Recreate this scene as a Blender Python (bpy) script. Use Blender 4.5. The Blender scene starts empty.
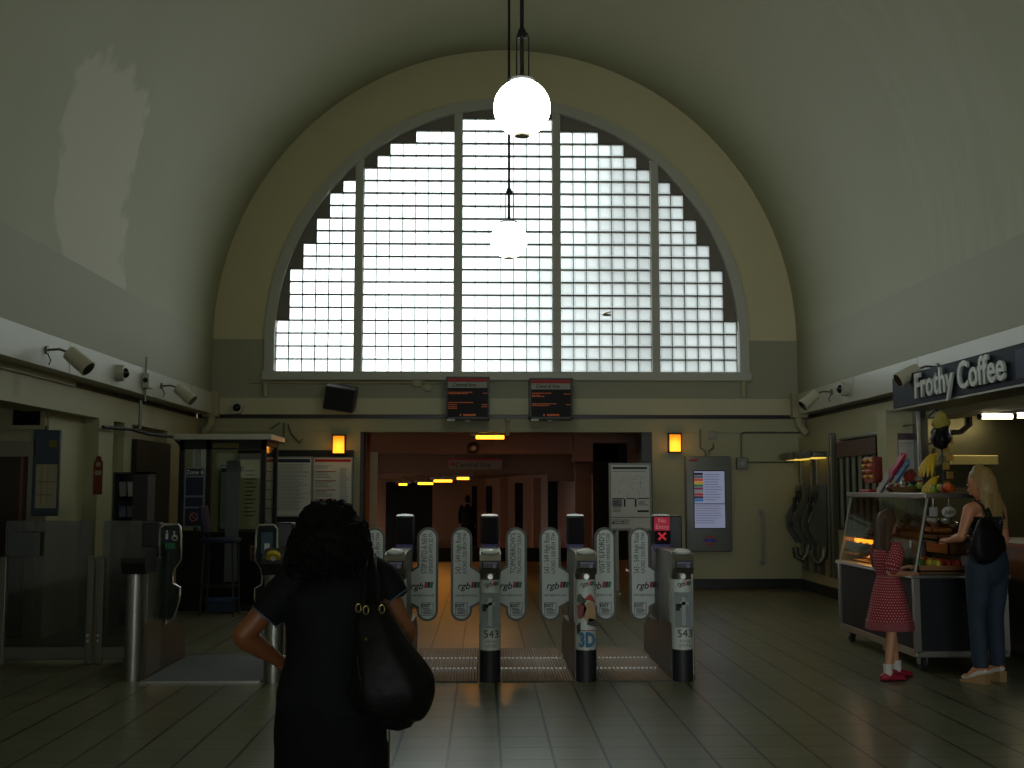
import bpy, bmesh, math, random
from mathutils import Vector, Matrix, noise
C = bpy.context.scene.collection
S = bpy.context.scene
PI = math.pi
random.seed(7)

# ------------------------------------------------------------------ camera
FPX = 1125.0
EYE = Vector((0.0, 0.0, 1.51))
PITCH = math.atan(106/FPX); YAW = math.atan(28/FPX)
cam_d = bpy.data.cameras.new('camera'); cam = bpy.data.objects.new('camera', cam_d); C.objects.link(cam)
cam.location = EYE
cam.rotation_euler = (PI/2 + PITCH, 0, -YAW)
cam_d.sensor_width = 36; cam_d.lens = FPX/1024*36; cam_d.clip_end = 300
S.camera = cam
ROT = cam.rotation_euler.to_matrix()
def at(px, py, X=None, Y=None, Z=None):
    d = ROT @ Vector((px-512, 384-py, -FPX))
    if Y is not None: t = (Y-EYE.y)/d.y
    elif X is not None: t = (X-EYE.x)/d.x
    else: t = (Z-EYE.z)/d.z
    return EYE + d*t

# ------------------------------------------------------------------ materials
def lin(h):
    h = h.lstrip('#'); r = []
    for i in (0, 2, 4):
        c = int(h[i:i+2], 16)/255
        r.append(c/12.92 if c <= .04045 else ((c+.055)/1.055)**2.4)
    return tuple(r)+(1,)
MATS = {}
def mat(name, col, rough=.6, metal=0, var=.06, scale=6, emit=None, es=0, spec=.5, bump=0, bscale=40, alpha=1, trans=0):
    if name in MATS: return MATS[name]
    m = bpy.data.materials.new(name); m.use_nodes = True
    nt = m.node_tree; b = nt.nodes['Principled BSDF']
    c = lin(col) if isinstance(col, str) else tuple(col)+(1,)
    tc = nt.nodes.new('ShaderNodeTexCoord')
    n = nt.nodes.new('ShaderNodeTexNoise'); n.inputs['Scale'].default_value = scale; n.inputs['Detail'].default_value = 4
    nt.links.new(tc.outputs['Object'], n.inputs['Vector'])
    mx = nt.nodes.new('ShaderNodeMix'); mx.data_type = 'RGBA'
    mx.inputs['A'].default_value = tuple(x*(1-var) for x in c[:3])+(1,)
    mx.inputs['B'].default_value = tuple(min(1, x*(1+var)) for x in c[:3])+(1,)
    nt.links.new(n.outputs['Fac'], mx.inputs['Factor'])
    nt.links.new(mx.outputs['Result'], b.inputs['Base Color'])
    b.inputs['Roughness'].default_value = rough; b.inputs['Metallic'].default_value = metal
    b.inputs['Specular IOR Level'].default_value = spec
    if emit:
        b.inputs['Emission Color'].default_value = lin(emit); b.inputs['Emission Strength'].default_value = es
    if trans: b.inputs['Transmission Weight'].default_value = trans
    if alpha < 1: b.inputs['Alpha'].default_value = alpha
    if bump:
        n2 = nt.nodes.new('ShaderNodeTexNoise'); n2.inputs['Scale'].default_value = bscale; n2.inputs['Detail'].default_value = 5
        nt.links.new(tc.outputs['Object'], n2.inputs['Vector'])
        bp = nt.nodes.new('ShaderNodeBump'); bp.inputs['Strength'].default_value = bump; bp.inputs['Distance'].default_value = .01
        nt.links.new(n2.outputs['Fac'], bp.inputs['Height']); nt.links.new(bp.outputs['Normal'], b.inputs['Normal'])
    m['b'] = 1
    MATS[name] = m
    return m

def N(nt, t, **kw):
    n = nt.nodes.new(t)
    for k, v in kw.items(): setattr(n, k, v)
    return n
def MATH(nt, op, a, b=None, c=None):
    n = nt.nodes.new('ShaderNodeMath'); n.operation = op
    for i, v in enumerate((a, b, c)):
        if v is None: continue
        if hasattr(v, 'links'): nt.links.new(v, n.inputs[i])
        else: n.inputs[i].default_value = v
    return n.outputs[0]
def MIX(nt, f, a, b):
    n = nt.nodes.new('ShaderNodeMix'); n.data_type = 'RGBA'
    for k, v in (('Factor', f), ('A', a), ('B', b)):
        if hasattr(v, 'links'): nt.links.new(v, n.inputs[k])
        else: n.inputs[k].default_value = v
    return n.outputs['Result']
def rawmat(name):
    m = bpy.data.materials.new(name); m.use_nodes = True; MATS[name] = m
    nt = m.node_tree; b = nt.nodes['Principled BSDF']
    tc = nt.nodes.new('ShaderNodeTexCoord'); sp = nt.nodes.new('ShaderNodeSeparateXYZ')
    nt.links.new(tc.outputs['Object'], sp.inputs[0])
    return m, nt, b, tc, sp.outputs[0], sp.outputs[1], sp.outputs[2]

CREAM = mat('cream_paint', '#a4a07f', .55, var=.05, scale=1.5, bump=.15, bscale=60)
CREAM2 = mat('cream_plaster_smooth', '#9b9a82', .6, var=.04, scale=1.2, bump=.1)
WHITEP = mat('white_gloss_paint', '#b8b6a8', .35, var=.04, scale=2)
ARCHW = mat('arch_surround_paint', '#cdc49c', .6, var=.05, scale=1.5, bump=.1)
FRAMEW = mat('window_frame_paint', '#b9b8ac', .5, var=.04)
SPAND = mat('spandrel_paint', '#7c766e', .7, var=.05)
BLACKP = mat('black_gloss_paint', '#16150f', .35)
BLACK = mat('matt_black', '#101012', .6)
DARKG = mat('dark_grey_metal', '#38383a', .45, metal=.3)
STEEL = mat('brushed_steel', '#a9aaa6', .32, metal=.95, var=.08, scale=30)
STEELD = mat('dull_steel', '#77786f', .42, metal=.85, var=.1, scale=20)
CHROME = mat('chrome', '#d6d6d2', .15, metal=1)
PLASTIC = mat('grey_plastic', '#8c8e8c', .45)
WHITE = mat('white_vinyl', '#d5dcd8', .45, var=.02)
PAPER = mat('white_paper', '#d0d0ca', .7, var=.03)
INK = mat('black_ink', '#141418', .6)
REDINK = mat('red_ink', '#a81a20', .6)
NAVY = mat('navy_ink', '#1a2140', .5)
BLUE = mat('blue_ink', '#1d2f86', .5)
GREENINK = mat('green_ink', '#1f6a4a', .5)
GREYINK = mat('grey_ink', '#75797b', .6)
BROWN = mat('brown_board', '#4a3022', .6)
RUBBER = mat('black_rubber', '#141414', .8)

# ------------------------------------------------------------------ mesh helpers
class MB:
    def __init__(self): self.bm = bmesh.new(); self.uv = None
    def box(self, c, s, rot=None, bev=0):
        """c centre, s full size"""
        r = bmesh.ops.create_cube(self.bm, size=1.0)
        vs = r['verts']
        for v in vs: v.co = Vector((v.co.x*s[0], v.co.y*s[1], v.co.z*s[2]))
        if bev:
            es = list({e for v in vs for e in v.link_edges})
            g = bmesh.ops.bevel(self.bm, geom=es, offset=bev, segments=2, affect='EDGES', profile=.5)
            vs = list({v for f in g['faces'] for v in f.verts} | {v for v in vs if v.is_valid})
        M = Matrix.Translation(Vector(c)) @ (rot.to_4x4() if rot else Matrix.Identity(4))
        for v in vs: v.co = M @ v.co
        return self
    def b2(self, a, b, bev=0):
        a = Vector(a); b = Vector(b)
        return self.box((a+b)/2, [abs(x) for x in (b-a)], bev=bev)
    def cyl(self, a, b, r1, r2=None, n=16, cap=True):
        a = Vector(a); b = Vector(b); r2 = r1 if r2 is None else r2
        t = (b-a).normalized(); u = t.orthogonal().normalized(); w = t.cross(u)
        ra, rb = [], []
        for i in range(n):
            an = 2*PI*i/n; d = u*math.cos(an)+w*math.sin(an)
            ra.append(self.bm.verts.new(a+d*r1)); rb.append(self.bm.verts.new(b+d*r2))
        for i in range(n):
            j = (i+1) % n; self.bm.faces.new((ra[i], ra[j], rb[j], rb[i]))
        if cap:
            self.bm.faces.new(ra[::-1]); self.bm.faces.new(rb)
        return self
    def tube(self, pts, r, n=8, closed=False):
        pts = [Vector(p) for p in pts]; rings = []; L = len(pts)
        u = None
        for i, p in enumerate(pts):
            if closed: t = (pts[(i+1) % L]-pts[i-1]).normalized()
            else: t = (pts[min(i+1, L-1)]-pts[max(i-1, 0)]).normalized()
            if u is None: u = t.orthogonal().normalized()
            else:
                u = (u - t*u.dot(t))
                u = u.normalized() if u.length > 1e-6 else t.orthogonal().normalized()
            w = t.cross(u); rr = r[i] if isinstance(r, (list, tuple)) else r
            rings.append([self.bm.verts.new(p+(u*math.cos(2*PI*k/n)+w*math.sin(2*PI*k/n))*rr) for k in range(n)])
        m = L if closed else L-1
        for i in range(m):
            A, B = rings[i], rings[(i+1) % L]
            for k in range(n): self.bm.faces.new((A[k], A[(k+1) % n], B[(k+1) % n], B[k]))
        if not closed: self.bm.faces.new(rings[0][::-1]); self.bm.faces.new(rings[-1])
        return self
    def sph(self, c, r, sc=(1, 1, 1), u=16, v=10, rot=None):
        g = bmesh.ops.create_uvsphere(self.bm, u_segments=u, v_segments=v, radius=r)
        M = Matrix.Translation(Vector(c)) @ (rot.to_4x4() if rot else Matrix.Identity(4)) @ Matrix.Diagonal((sc[0], sc[1], sc[2], 1))
        for q in g['verts']: q.co = M @ q.co
        return self
    def lathe(self, prof, n=24, origin=(0, 0, 0)):
        rings = []; o = Vector(origin)
        for r, z in prof:
            rings.append([self.bm.verts.new(o+Vector((max(r, 1e-4)*math.cos(2*PI*k/n), max(r, 1e-4)*math.sin(2*PI*k/n), z))) for k in range(n)])
        for A, B in zip(rings, rings[1:]):
            for k in range(n): self.bm.faces.new((A[k], A[(k+1) % n], B[(k+1) % n], B[k]))
        self.bm.faces.new(rings[0][::-1]); self.bm.faces.new(rings[-1])
        return self
    def prism(self, poly, a, b, plane='xz'):
        """extrude polygon; plane xz: poly (x,z) from y=a to y=b ; yz: poly (y,z) from x=a to x=b ; xy: poly(x,y) z a..b"""
        def V(p, d):
            if plane == 'xz': return Vector((p[0], d, p[1]))
            if plane == 'yz': return Vector((d, p[0], p[1]))
            return Vector((p[0], p[1], d))
        A = [self.bm.verts.new(V(p, a)) for p in poly]; B = [self.bm.verts.new(V(p, b)) for p in poly]
        n = len(poly)
        fa = self.bm.faces.new(A); fb = self.bm.faces.new(B[::-1])
        for i in range(n):
            j = (i+1) % n; self.bm.faces.new((A[j], A[i], B[i], B[j]))
        return self
    def xf(self, M):
        for v in self.bm.verts: v.co = M @ v.co
        return self
    def build(self, name, m, parent=None, smooth=False, loc=None, ang=40):
        bmesh.ops.recalc_face_normals(self.bm, faces=self.bm.faces)
        me = bpy.data.meshes.new(name); self.bm.to_mesh(me); self.bm.free()
        return fin(name, me, m, parent, smooth, loc, ang)
def fin(name, me, m, parent=None, smooth=False, loc=None, ang=40):
    for x in (m if isinstance(m, (list, tuple)) else [m]): me.materials.append(x)
    if smooth:
        for p in me.polygons: p.use_smooth = True
        if ang < 180:
            me.set_sharp_from_angle(angle=math.radians(ang))
    o = bpy.data.objects.new(name, me); C.objects.link(o)
    if parent: o.parent = parent
    if loc is not None: o.location = loc
    return o
def tag(o, label, cat, group=None, kind=None):
    o['label'] = label; o['category'] = cat
    if group: o['group'] = group
    if kind: o['kind'] = kind
    return o
def thing(name, label, cat, loc=(0, 0, 0), rz=0, group=None):
    o = bpy.data.objects.new(name, None); C.objects.link(o); o.empty_display_size = .1
    o.location = loc; o.rotation_euler = (0, 0, rz)
    return tag(o, label, cat, group)
def struct(mb, name, m, smooth=False):
    o = mb.build(name, m, None, smooth); o['kind'] = 'structure'; return o
def copy_tree(o, parent=None):
    c = o.copy(); C.objects.link(c)
    if parent: c.parent = parent
    for ch in list(o.children): copy_tree(ch, c)
    return c
def bake(o):
    """apply modifiers"""
    dg = bpy.context.evaluated_depsgraph_get(); dg.update()
    me = bpy.data.meshes.new_from_object(o.evaluated_get(dg), depsgraph=dg)
    o.modifiers.clear(); o.data = me
    return o
def text(body, size, m, parent, M, name='lettering', ext=.001, shear=0, off=0, align='CENTER', sx=1, font=None, lh=1, width=None):
    cu = bpy.data.curves.new(name, 'FONT'); cu.body = body; cu.size = size; cu.extrude = ext
    cu.shear = shear; cu.offset = off; cu.align_x = align; cu.align_y = 'CENTER'; cu.space_line = lh; cu.resolution_u = 3
    t = bpy.data.objects.new(name, cu); C.objects.link(t)
    dg = bpy.context.evaluated_depsgraph_get(); dg.update()
    me = bpy.data.meshes.new_from_object(t.evaluated_get(dg), depsgraph=dg)
    bpy.data.objects.remove(t); bpy.data.curves.remove(cu)
    if width and len(me.vertices):
        xs = [v.co.x for v in me.vertices]; sx = width/(max(xs)-min(xs))
    me.transform(Matrix.Diagonal((sx, 1, 1, 1))); me.transform(M)
    me.materials.clear()
    return fin(name, me, m, parent)
def FRONT(x, y, z, rz=0, tilt=0):
    """plane facing -Y"""
    return Matrix.Translation((x, y, z)) @ Matrix.Rotation(rz, 4, 'Z') @ Matrix.Rotation(PI/2+tilt, 4, 'X')
BACK=2.1; EXPO=1.38; GLOBE=10.0; PLAMP=5.5; SHOPL=0.9
# ================================================================== setting
XL, XR, YE = -4.20, 4.90, 17.4
XC = (XL+XR)/2; RV = (XR-XL)/2; ZS = 3.84; VS = 1.026
YB = -9.0                        # back end of the hall, behind the camera
DX0, DX1 = at(361, 500, Y=YE).x, at(650, 500, Y=YE).x
DZ = at(500, 432, Y=YE).z
ZF0, ZF1 = 2.67, 2.99            # fascia

# tiled floor
m, nt, b, tc, x, y, z = rawmat('floor_tiles')
T = .30
fx = MATH(nt, 'FRACT', MATH(nt, 'DIVIDE', MATH(nt, 'SUBTRACT', x, .098), T))
fy = MATH(nt, 'FRACT', MATH(nt, 'DIVIDE', MATH(nt, 'SUBTRACT', y, 6.49), T))
def edge(f, w): 
    d = MATH(nt, 'MINIMUM', f, MATH(nt, 'SUBTRACT', 1.0, f))
    return MATH(nt, 'LESS_THAN', d, w)
g = MATH(nt, 'MAXIMUM', edge(fx, .028), edge(fy, .016))
wn = N(nt, 'ShaderNodeTexWhiteNoise', noise_dimensions='2D')
cb = N(nt, 'ShaderNodeCombineXYZ')
nt.links.new(MATH(nt, 'FLOOR', MATH(nt, 'DIVIDE', MATH(nt, 'SUBTRACT', x, .098), T)), cb.inputs[0])
nt.links.new(MATH(nt, 'FLOOR', MATH(nt, 'DIVIDE', MATH(nt, 'SUBTRACT', y, 6.49), T)), cb.inputs[1])
nt.links.new(cb.outputs[0], wn.inputs['Vector'])
ns = N(nt, 'ShaderNodeTexNoise'); ns.inputs['Scale'].default_value = 5; ns.inputs['Detail'].default_value = 6; nt.links.new(tc.outputs['Object'], ns.inputs['Vector'])
v = MATH(nt, 'ADD', MATH(nt, 'MULTIPLY', wn.outputs['Value'], .35), MATH(nt, 'MULTIPLY', ns.outputs['Fac'], .8))
colt = MIX(nt, v, lin('#5f5e48'), lin('#7b7962'))
nt.links.new(MIX(nt, g, colt, lin('#0c0b08')), b.inputs['Base Color'])
nt.links.new(MATH(nt, 'ADD', MATH(nt, 'MULTIPLY', ns.outputs['Fac'], .06), .27), b.inputs['Roughness'])
bp = N(nt, 'ShaderNodeBump'); bp.inputs['Strength'].default_value = .4; bp.inputs['Distance'].default_value = .003
nt.links.new(MATH(nt, 'SUBTRACT', 1.0, g), bp.inputs['Height']); nt.links.new(bp.outputs['Normal'], b.inputs['Normal'])
TILE = m
f = MB(); f.b2((-7.4, YB, -.1), (7.6, 20, 0)); struct(f, 'floor', TILE)

# vault plaster with worn, re-plastered patches
m, nt, b, tc, x, y, z = rawmat('vault_plaster')
n1 = N(nt, 'ShaderNodeTexNoise'); n1.inputs['Scale'].default_value = .7; n1.inputs['Detail'].default_value = 6; nt.links.new(tc.outputs['Object'], n1.inputs['Vector'])
n2 = N(nt, 'ShaderNodeTexNoise'); n2.inputs['Scale'].default_value = 2.2; n2.inputs['Detail'].default_value = 5; nt.links.new(tc.outputs['Object'], n2.inputs['Vector'])
base = MIX(nt, n1.outputs['Fac'], lin('#9a9b7e'), lin('#a8a98c'))
def soft_box(v, c, hw, s):
    d = MATH(nt, 'ABSOLUTE', MATH(nt, 'SUBTRACT', v, c))
    d = MATH(nt, 'ADD', d, MATH(nt, 'MULTIPLY', MATH(nt, 'SUBTRACT', n2.outputs['Fac'], .5), .9*s))
    mr = N(nt, 'ShaderNodeMapRange'); nt.links.new(d, mr.inputs['Value'])
    mr.inputs['From Min'].default_value = hw; mr.inputs['From Max'].default_value = hw+.12
    mr.inputs['To Min'].default_value = 1; mr.inputs['To Max'].default_value = 0
    return mr.outputs['Result']
left = MATH(nt, 'LESS_THAN', x, -2)
# repaired patch on the left haunch of the vault, leaning back towards its top
yc = MATH(nt, 'ADD', MATH(nt, 'MULTIPLY', MATH(nt, 'SUBTRACT', z, 3.9), -.3), 12.0)
p = MATH(nt, 'MULTIPLY', MATH(nt, 'MULTIPLY', soft_box(y, yc, .95, 1.0), soft_box(z, 4.7, 1.05, 1.0)), left)
wv = N(nt, 'ShaderNodeTexNoise'); wv.inputs['Scale'].default_value = 1.0; wv.inputs['Detail'].default_value = 3
mp = N(nt, 'ShaderNodeMapping'); mp.inputs['Scale'].default_value = (1.0, 3.5, .5); nt.links.new(tc.outputs['Object'], mp.inputs['Vector']); nt.links.new(mp.outputs[0], wv.inputs['Vector'])
rgt = MATH(nt, 'MULTIPLY', MATH(nt, 'GREATER_THAN', x, 3.0), MATH(nt, 'MULTIPLY', soft_box(y, 10.5, 1.6, 1.2), MATH(nt, 'GREATER_THAN', wv.outputs['Fac'], .5)))
col = MIX(nt, MATH(nt, 'MULTIPLY', p, .42), base, lin('#d2cdb8'))
col = MIX(nt, MATH(nt, 'MULTIPLY', rgt, .06), col, lin('#d0cab4'))
nt.links.new(col, b.inputs['Base Color']); b.inputs['Roughness'].default_value = .6
bp = N(nt, 'ShaderNodeBump'); bp.inputs['Strength'].default_value = .25; bp.inputs['Distance'].default_value = .02
nt.links.new(n2.outputs['Fac'], bp.inputs['Height']); nt.links.new(bp.outputs['Normal'], b.inputs['Normal'])
VAULT = m

NA = 64
def arch_pts(r, n=NA): return [(XC+r*math.cos(PI*i/n), ZS+r*VS*math.sin(PI*i/n)) for i in range(n+1)]
v = MB(); A = arch_pts(RV); B = arch_pts(RV+.3)
bm = v.bm; rings = []
for Y in (YB, YE+.3):
    rings.append(([bm.verts.new((p[0], Y, p[1])) for p in A], [bm.verts.new((p[0], Y, p[1])) for p in B]))
for i in range(NA):
    bm.faces.new((rings[0][0][i], rings[0][0][i+1], rings[1][0][i+1], rings[1][0][i]))
    bm.faces.new((rings[0][1][i], rings[1][1][i], rings[1][1][i+1], rings[0][1][i+1]))
    for r in rings: bm.faces.new((r[0][i], r[1][i], r[1][i+1], r[0][i+1]))
for k in (0, NA): bm.faces.new((rings[0][0][k], rings[1][0][k], rings[1][1][k], rings[0][1][k]))
o = struct(v, 'ceiling', VAULT, smooth=True)

# left and right walls above the fascia, the fascia, and the set-back beam below
XLO, XRO = -4.36, 5.0
for side, xi, sg in (('left', XL, -1), ('right', XR, 1)):
    w = MB(); w.b2((xi, YB, ZF1), (xi+sg*.4, YE+.3, ZS)); struct(w, 'wall_%s_upper' % side, CREAM2)
    w = MB()
    y0 = YB
    joints = [YB, -5.4, -2.4, .6, 3.6, 6.6, 8.9, 11.3, 13.7, 16.0, YE] if side == 'left' else [YB, -5.2, -2.2, .8, 3.8, 6.8, 9.9, 12.4, 14.6, YE]
    for a, c in zip(joints, joints[1:]):
        w.b2((xi-sg*.05, a+.006, ZF0), (xi+sg*.4, c-.006, ZF1), bev=.004)
    struct(w, 'trim_fascia_%s' % side, WHITEP)
    w = MB()
    xo = XLO if side == 'left' else XRO
    w.b2((xo+sg*.06, YB, 2.6), (xo+sg*.3, YE, ZF0)); struct(w, 'trim_shadow_gap_%s' % side, BLACKP)
    w = MB(); w.b2((xo, YB, 2.32), (xo+sg*.4, YE+.05, 2.6)); struct(w, 'trim_beam_%s' % side, CREAM)

# lower left wall: alcove nearest, then pilasters and panels
w = MB()
w.b2((-4.72, 11.8, 0), (-4.52, YE+.3, 2.32))
w.b2((-4.6, 12.85, 0), (XLO, 13.35, 2.32)); w.b2((-4.6, 13.75, 0), (XLO, 14.05, 2.32)); w.b2((-4.6, 15.6, 0), (XLO, YE, 2.32))
struct(w, 'wall_left', CREAM)
w = MB(); w.b2((-7.2, 11.8, 0), (-4.72, 12.0, 2.6)); struct(w, 'wall_left_alcove_end', CREAM)
w = MB(); w.b2((-7.2, YB, 0), (-7.0, 11.8, 2.6)); struct(w, 'wall_left_alcove_back', CREAM)
w = MB(); w.b2((-7.2, YB, 2.6), (-4.33, 12.0, 2.7)); struct(w, 'ceiling_alcove_left', CREAM)
# lower right wall: beyond the shop, plus shop shell
w = MB(); w.b2((4.9, 13.05, 0), (5.2, YE+.3, 2.32)); struct(w, 'wall_right', CREAM)
w = MB(); w.b2((4.6, 12.75, 0), (4.95, 13.06, 2.42)); struct(w, 'wall_right_pier', CREAM)
HOOD = mat('stainless_lining', '#6b664c', .3, metal=.8, var=.12, scale=3)
w = MB(); w.b2((4.95, 12.75, 0), (7.4, 12.95, 2.6)); struct(w, 'wall_shop_end', HOOD)
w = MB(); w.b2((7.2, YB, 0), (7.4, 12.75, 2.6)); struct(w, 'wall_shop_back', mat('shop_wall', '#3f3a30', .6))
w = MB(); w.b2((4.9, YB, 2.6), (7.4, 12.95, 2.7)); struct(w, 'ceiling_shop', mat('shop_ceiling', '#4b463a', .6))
w = MB(); w.b2((4.6, YB, 0), (4.9, 6.2, 2.32)); struct(w, 'wall_right_front', CREAM)

# end wall with window and passage opening
WXo, WXi = 3.75, 3.62; WZ0 = at(507, 372, Y=YE).z
bmw = MB(); bm = bmw.bm
def ring_wall(bm, outer, inner, y0, y1):
    n = len(outer)
    vo0 = [bm.verts.new((p[0], y0, p[1])) for p in outer]; vi0 = [bm.verts.new((p[0], y0, p[1])) for p in inner]
    vo1 = [bm.verts.new((p[0], y1, p[1])) for p in outer]; vi1 = [bm.verts.new((p[0], y1, p[1])) for p in inner]
    for i in range(n-1):
        bm.faces.new((vo0[i], vo0[i+1], vi0[i+1], vi0[i])); bm.faces.new((vo1[i], vi1[i], vi1[i+1], vo1[i+1]))
        bm.faces.new((vi0[i], vi0[i+1], vi1[i+1], vi1[i])); bm.faces.new((vo0[i], vo1[i], vo1[i+1], vo0[i+1]))
    for k in (0, n-1): bm.faces.new((vo0[k], vi0[k], vi1[k], vo1[k]))
out = arch_pts(RV+.05); inn = [(XC+.02+WXo*math.cos(PI*i/NA), ZS+VS*WXo*math.sin(PI*i/NA)) for i in range(NA+1)]
ring_wall(bm, [(XR+.05, WZ0-.12)]+out+[(XL-.05, WZ0-.12)], [(inn[0][0], WZ0-.12)]+inn+[(inn[-1][0], WZ0-.12)], YE, YE+.3)
struct(bmw, 'wall_front_upper', ARCHW)
w = MB(); w.b2((XL-.3, YE, ZF1-.07), (XR+.3, YE+.3, WZ0-.12)); struct(w, 'wall_front', CREAM2)
# strip of lighter plaster below springing on both sides of the window
w = MB()
w.b2((XL-.05, YE-.004, ZF1-.07), (XC+.02-WXo-.02, YE, ZS)); w.b2((XC+.02+WXo+.02, YE-.004, ZF1-.07), (XR+.05, YE, ZS))
struct(w, 'wall_front_lower_band', CREAM2)
w = MB(); w.b2((XL-.3, YE-.06, 2.67), (XR+.3, YE+.3, ZF1-.07)); struct(w, 'trim_fascia_front', mat('fascia_cream', '#bfb999', .5, var=.04))
w = MB(); w.b2((XL-.2, YE-.02, 2.61), (XR+.2, YE+.3, 2.67)); struct(w, 'trim_shadow_gap_front', BLACKP)
w = MB(); w.b2((XL-.3, YE, DZ), (XR+.3, YE+.3, 2.61)); struct(w, 'trim_beam_front', CREAM)
w = MB(); w.b2((XL-.3, YE+.02, 0), (DX0, YE+.3, DZ)); struct(w, 'wall_front_left', CREAM)
w = MB(); w.b2((DX1, YE+.02, 0), (XR+.3, YE+.3, DZ)); struct(w, 'wall_front_right', CREAM)
w = MB(); w.b2((DX1-.12, YE-.01, 0), (DX1+.04, YE+.32, DZ)); w.b2((DX0-.02, YE-.01, 0), (DX0+.03, YE+.32, DZ)); struct(w, 'trim_opening', BLACKP)
w = MB(); w.b2((DX1+.04, YE-.01, 0), (XR, YE+.02, .15)); struct(w, 'baseboard_front', BLACKP)
w = MB(); w.b2((4.88, 13.06, 0), (4.9, YE, .15)); struct(w, 'baseboard_right', BLACKP)
w = MB(); w.b2((XL-.3, YE-.01, 0), (DX0-.02, YE+.02, .15)); struct(w, 'baseboard_front_left', BLACKP)
# corner boxes where the fascias meet
w = MB()
for xx in (XL+.02, XR-.02):
    w.b2((xx-.12, YE-.2, 2.62), (xx+.12, YE-.02, ZF1+.02), bev=.02)
    w.tube([(xx+(.02 if xx < 0 else -.02), YE-.12, 2.66), (xx, YE-.14, 2.5), (xx+(-.1 if xx < 0 else .1), YE-.14, 2.38)], .06, 10)
struct(w, 'trim_corner_ducts', CREAM)

# back wall behind the camera: street entrance left open
w = MB()
w.b2((-7.2, YB-.3, 0), (-2.6, YB, ZS)); w.b2((3.2, YB-.3, 0), (7.4, YB, ZS)); w.b2((-2.6, YB-.3, 2.9), (3.2, YB, ZS))
ob = [(XR, ZS)]+[(p[0], p[1]) for p in arch_pts(RV)]
w.prism(arch_pts(RV+.1), YB-.3, YB)
struct(w, 'wall_back', CREAM)

# ---- window
P = .203; PZ = (at(507, 372-12.72*20, Y=YE).z-WZ0)/20
wf = MB()
f_in = [(XC+.02+WXi*math.cos(PI*i/NA), ZS+VS*WXi*math.sin(PI*i/NA)) for i in range(NA+1)]
f_out = [(XC+.02+(WXo+.02)*math.cos(PI*i/NA), ZS+VS*(WXo+.02)*math.sin(PI*i/NA)) for i in range(NA+1)]
ring_wall(wf.bm, [(f_out[0][0], WZ0-.1)]+f_out+[(f_out[-1][0], WZ0-.1)], [(f_in[0][0], WZ0-.1)]+f_in+[(f_in[-1][0], WZ0-.1)], YE-.05, YE+.2)
frame = wf.build('window_1', FRAMEW, None, True); frame['kind'] = 'structure'
s = MB(); s.b2((XC+.02-WXo-.05, YE-.09, WZ0-.14), (XC+.02+WXo+.05, YE+.2, WZ0-.0), bev=.015); s.build('window_sill', FRAMEW, frame)
XM = XC+.01; HP = P*7/2; MU = .13
panels = [(XM-3*HP-2*MU-6*P, 6, [4, 8, 10, 12, 14, 15]), (XM-3*HP-MU, 7, [16, 17, 18, 18, 19, 19, 19]), (XM-HP, 7, [20]*7),
          (XM+HP+MU, 7, [19, 19, 19, 18, 18, 17, 16]), (XM+3*HP+2*MU, 6, [15, 14, 12, 10, 8, 4])]
for xm in (-3*HP-1.5*MU, -HP-.5*MU, HP+.5*MU, 3*HP+1.5*MU):
    top = ZS+VS*math.sqrt(WXi**2-xm**2)+.02
    q = MB(); q.b2((XM+xm-.065, YE-.03, WZ0), (XM+xm+.065, YE+.18, top), bev=.01); q.build('mullion', FRAMEW, frame)
# glass block material
m, nt, b, tc, x, y, z = rawmat('glass_block')
nt.nodes.remove(b); outn = [n for n in nt.nodes if n.type == 'OUTPUT_MATERIAL'][0]
GB = m
fx = MATH(nt, 'FRACT', MATH(nt, 'DIVIDE', x, P)); fz = MATH(nt, 'FRACT', MATH(nt, 'DIVIDE', z, PZ))
dx = MATH(nt, 'ABSOLUTE', MATH(nt, 'SUBTRACT', fx, .5)); dz = MATH(nt, 'ABSOLUTE', MATH(nt, 'SUBTRACT', fz, .5))
mx_ = MATH(nt, 'MAXIMUM', dx, dz)
rim = N(nt, 'ShaderNodeMapRange'); nt.links.new(MATH(nt, 'ABSOLUTE', MATH(nt, 'SUBTRACT', mx_, .375)), rim.inputs['Value'])
rim.inputs['From Min'].default_value = 0; rim.inputs['From Max'].default_value = .05; rim.inputs['To Min'].default_value = .72; rim.inputs['To Max'].default_value = 1
sx_ = MATH(nt, 'SINE', MATH(nt, 'MULTIPLY', x, 2*PI/.02)); sz_ = MATH(nt, 'SINE', MATH(nt, 'MULTIPLY', z, 2*PI/.02))
rib = MATH(nt, 'ADD', .88, MATH(nt, 'MULTIPLY', MATH(nt, 'MULTIPLY', sx_, sz_), .2))
wn = N(nt, 'ShaderNodeTexWhiteNoise', noise_dimensions='2D'); cb = N(nt, 'ShaderNodeCombineXYZ')
nt.links.new(MATH(nt, 'FLOOR', MATH(nt, 'DIVIDE', x, P)), cb.inputs[0]); nt.links.new(MATH(nt, 'FLOOR', MATH(nt, 'DIVIDE', z, PZ)), cb.inputs[1]); nt.links.new(cb.outputs[0], wn.inputs['Vector'])
per = MATH(nt, 'ADD', .88, MATH(nt, 'MULTIPLY', wn.outputs['Value'], .16))
val = MATH(nt, 'MULTIPLY', MATH(nt, 'MULTIPLY', rim.outputs['Result'], rib), per)
cc = N(nt, 'ShaderNodeCombineColor')
nt.links.new(MATH(nt, 'MULTIPLY', val, .90), cc.inputs[0]); nt.links.new(MATH(nt, 'MULTIPLY', val, .97), cc.inputs[1]); nt.links.new(MATH(nt, 'MULTIPLY', val, .96), cc.inputs[2])
tr = N(nt, 'ShaderNodeBsdfTransparent'); nt.links.new(cc.outputs[0], tr.inputs[0])
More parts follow.
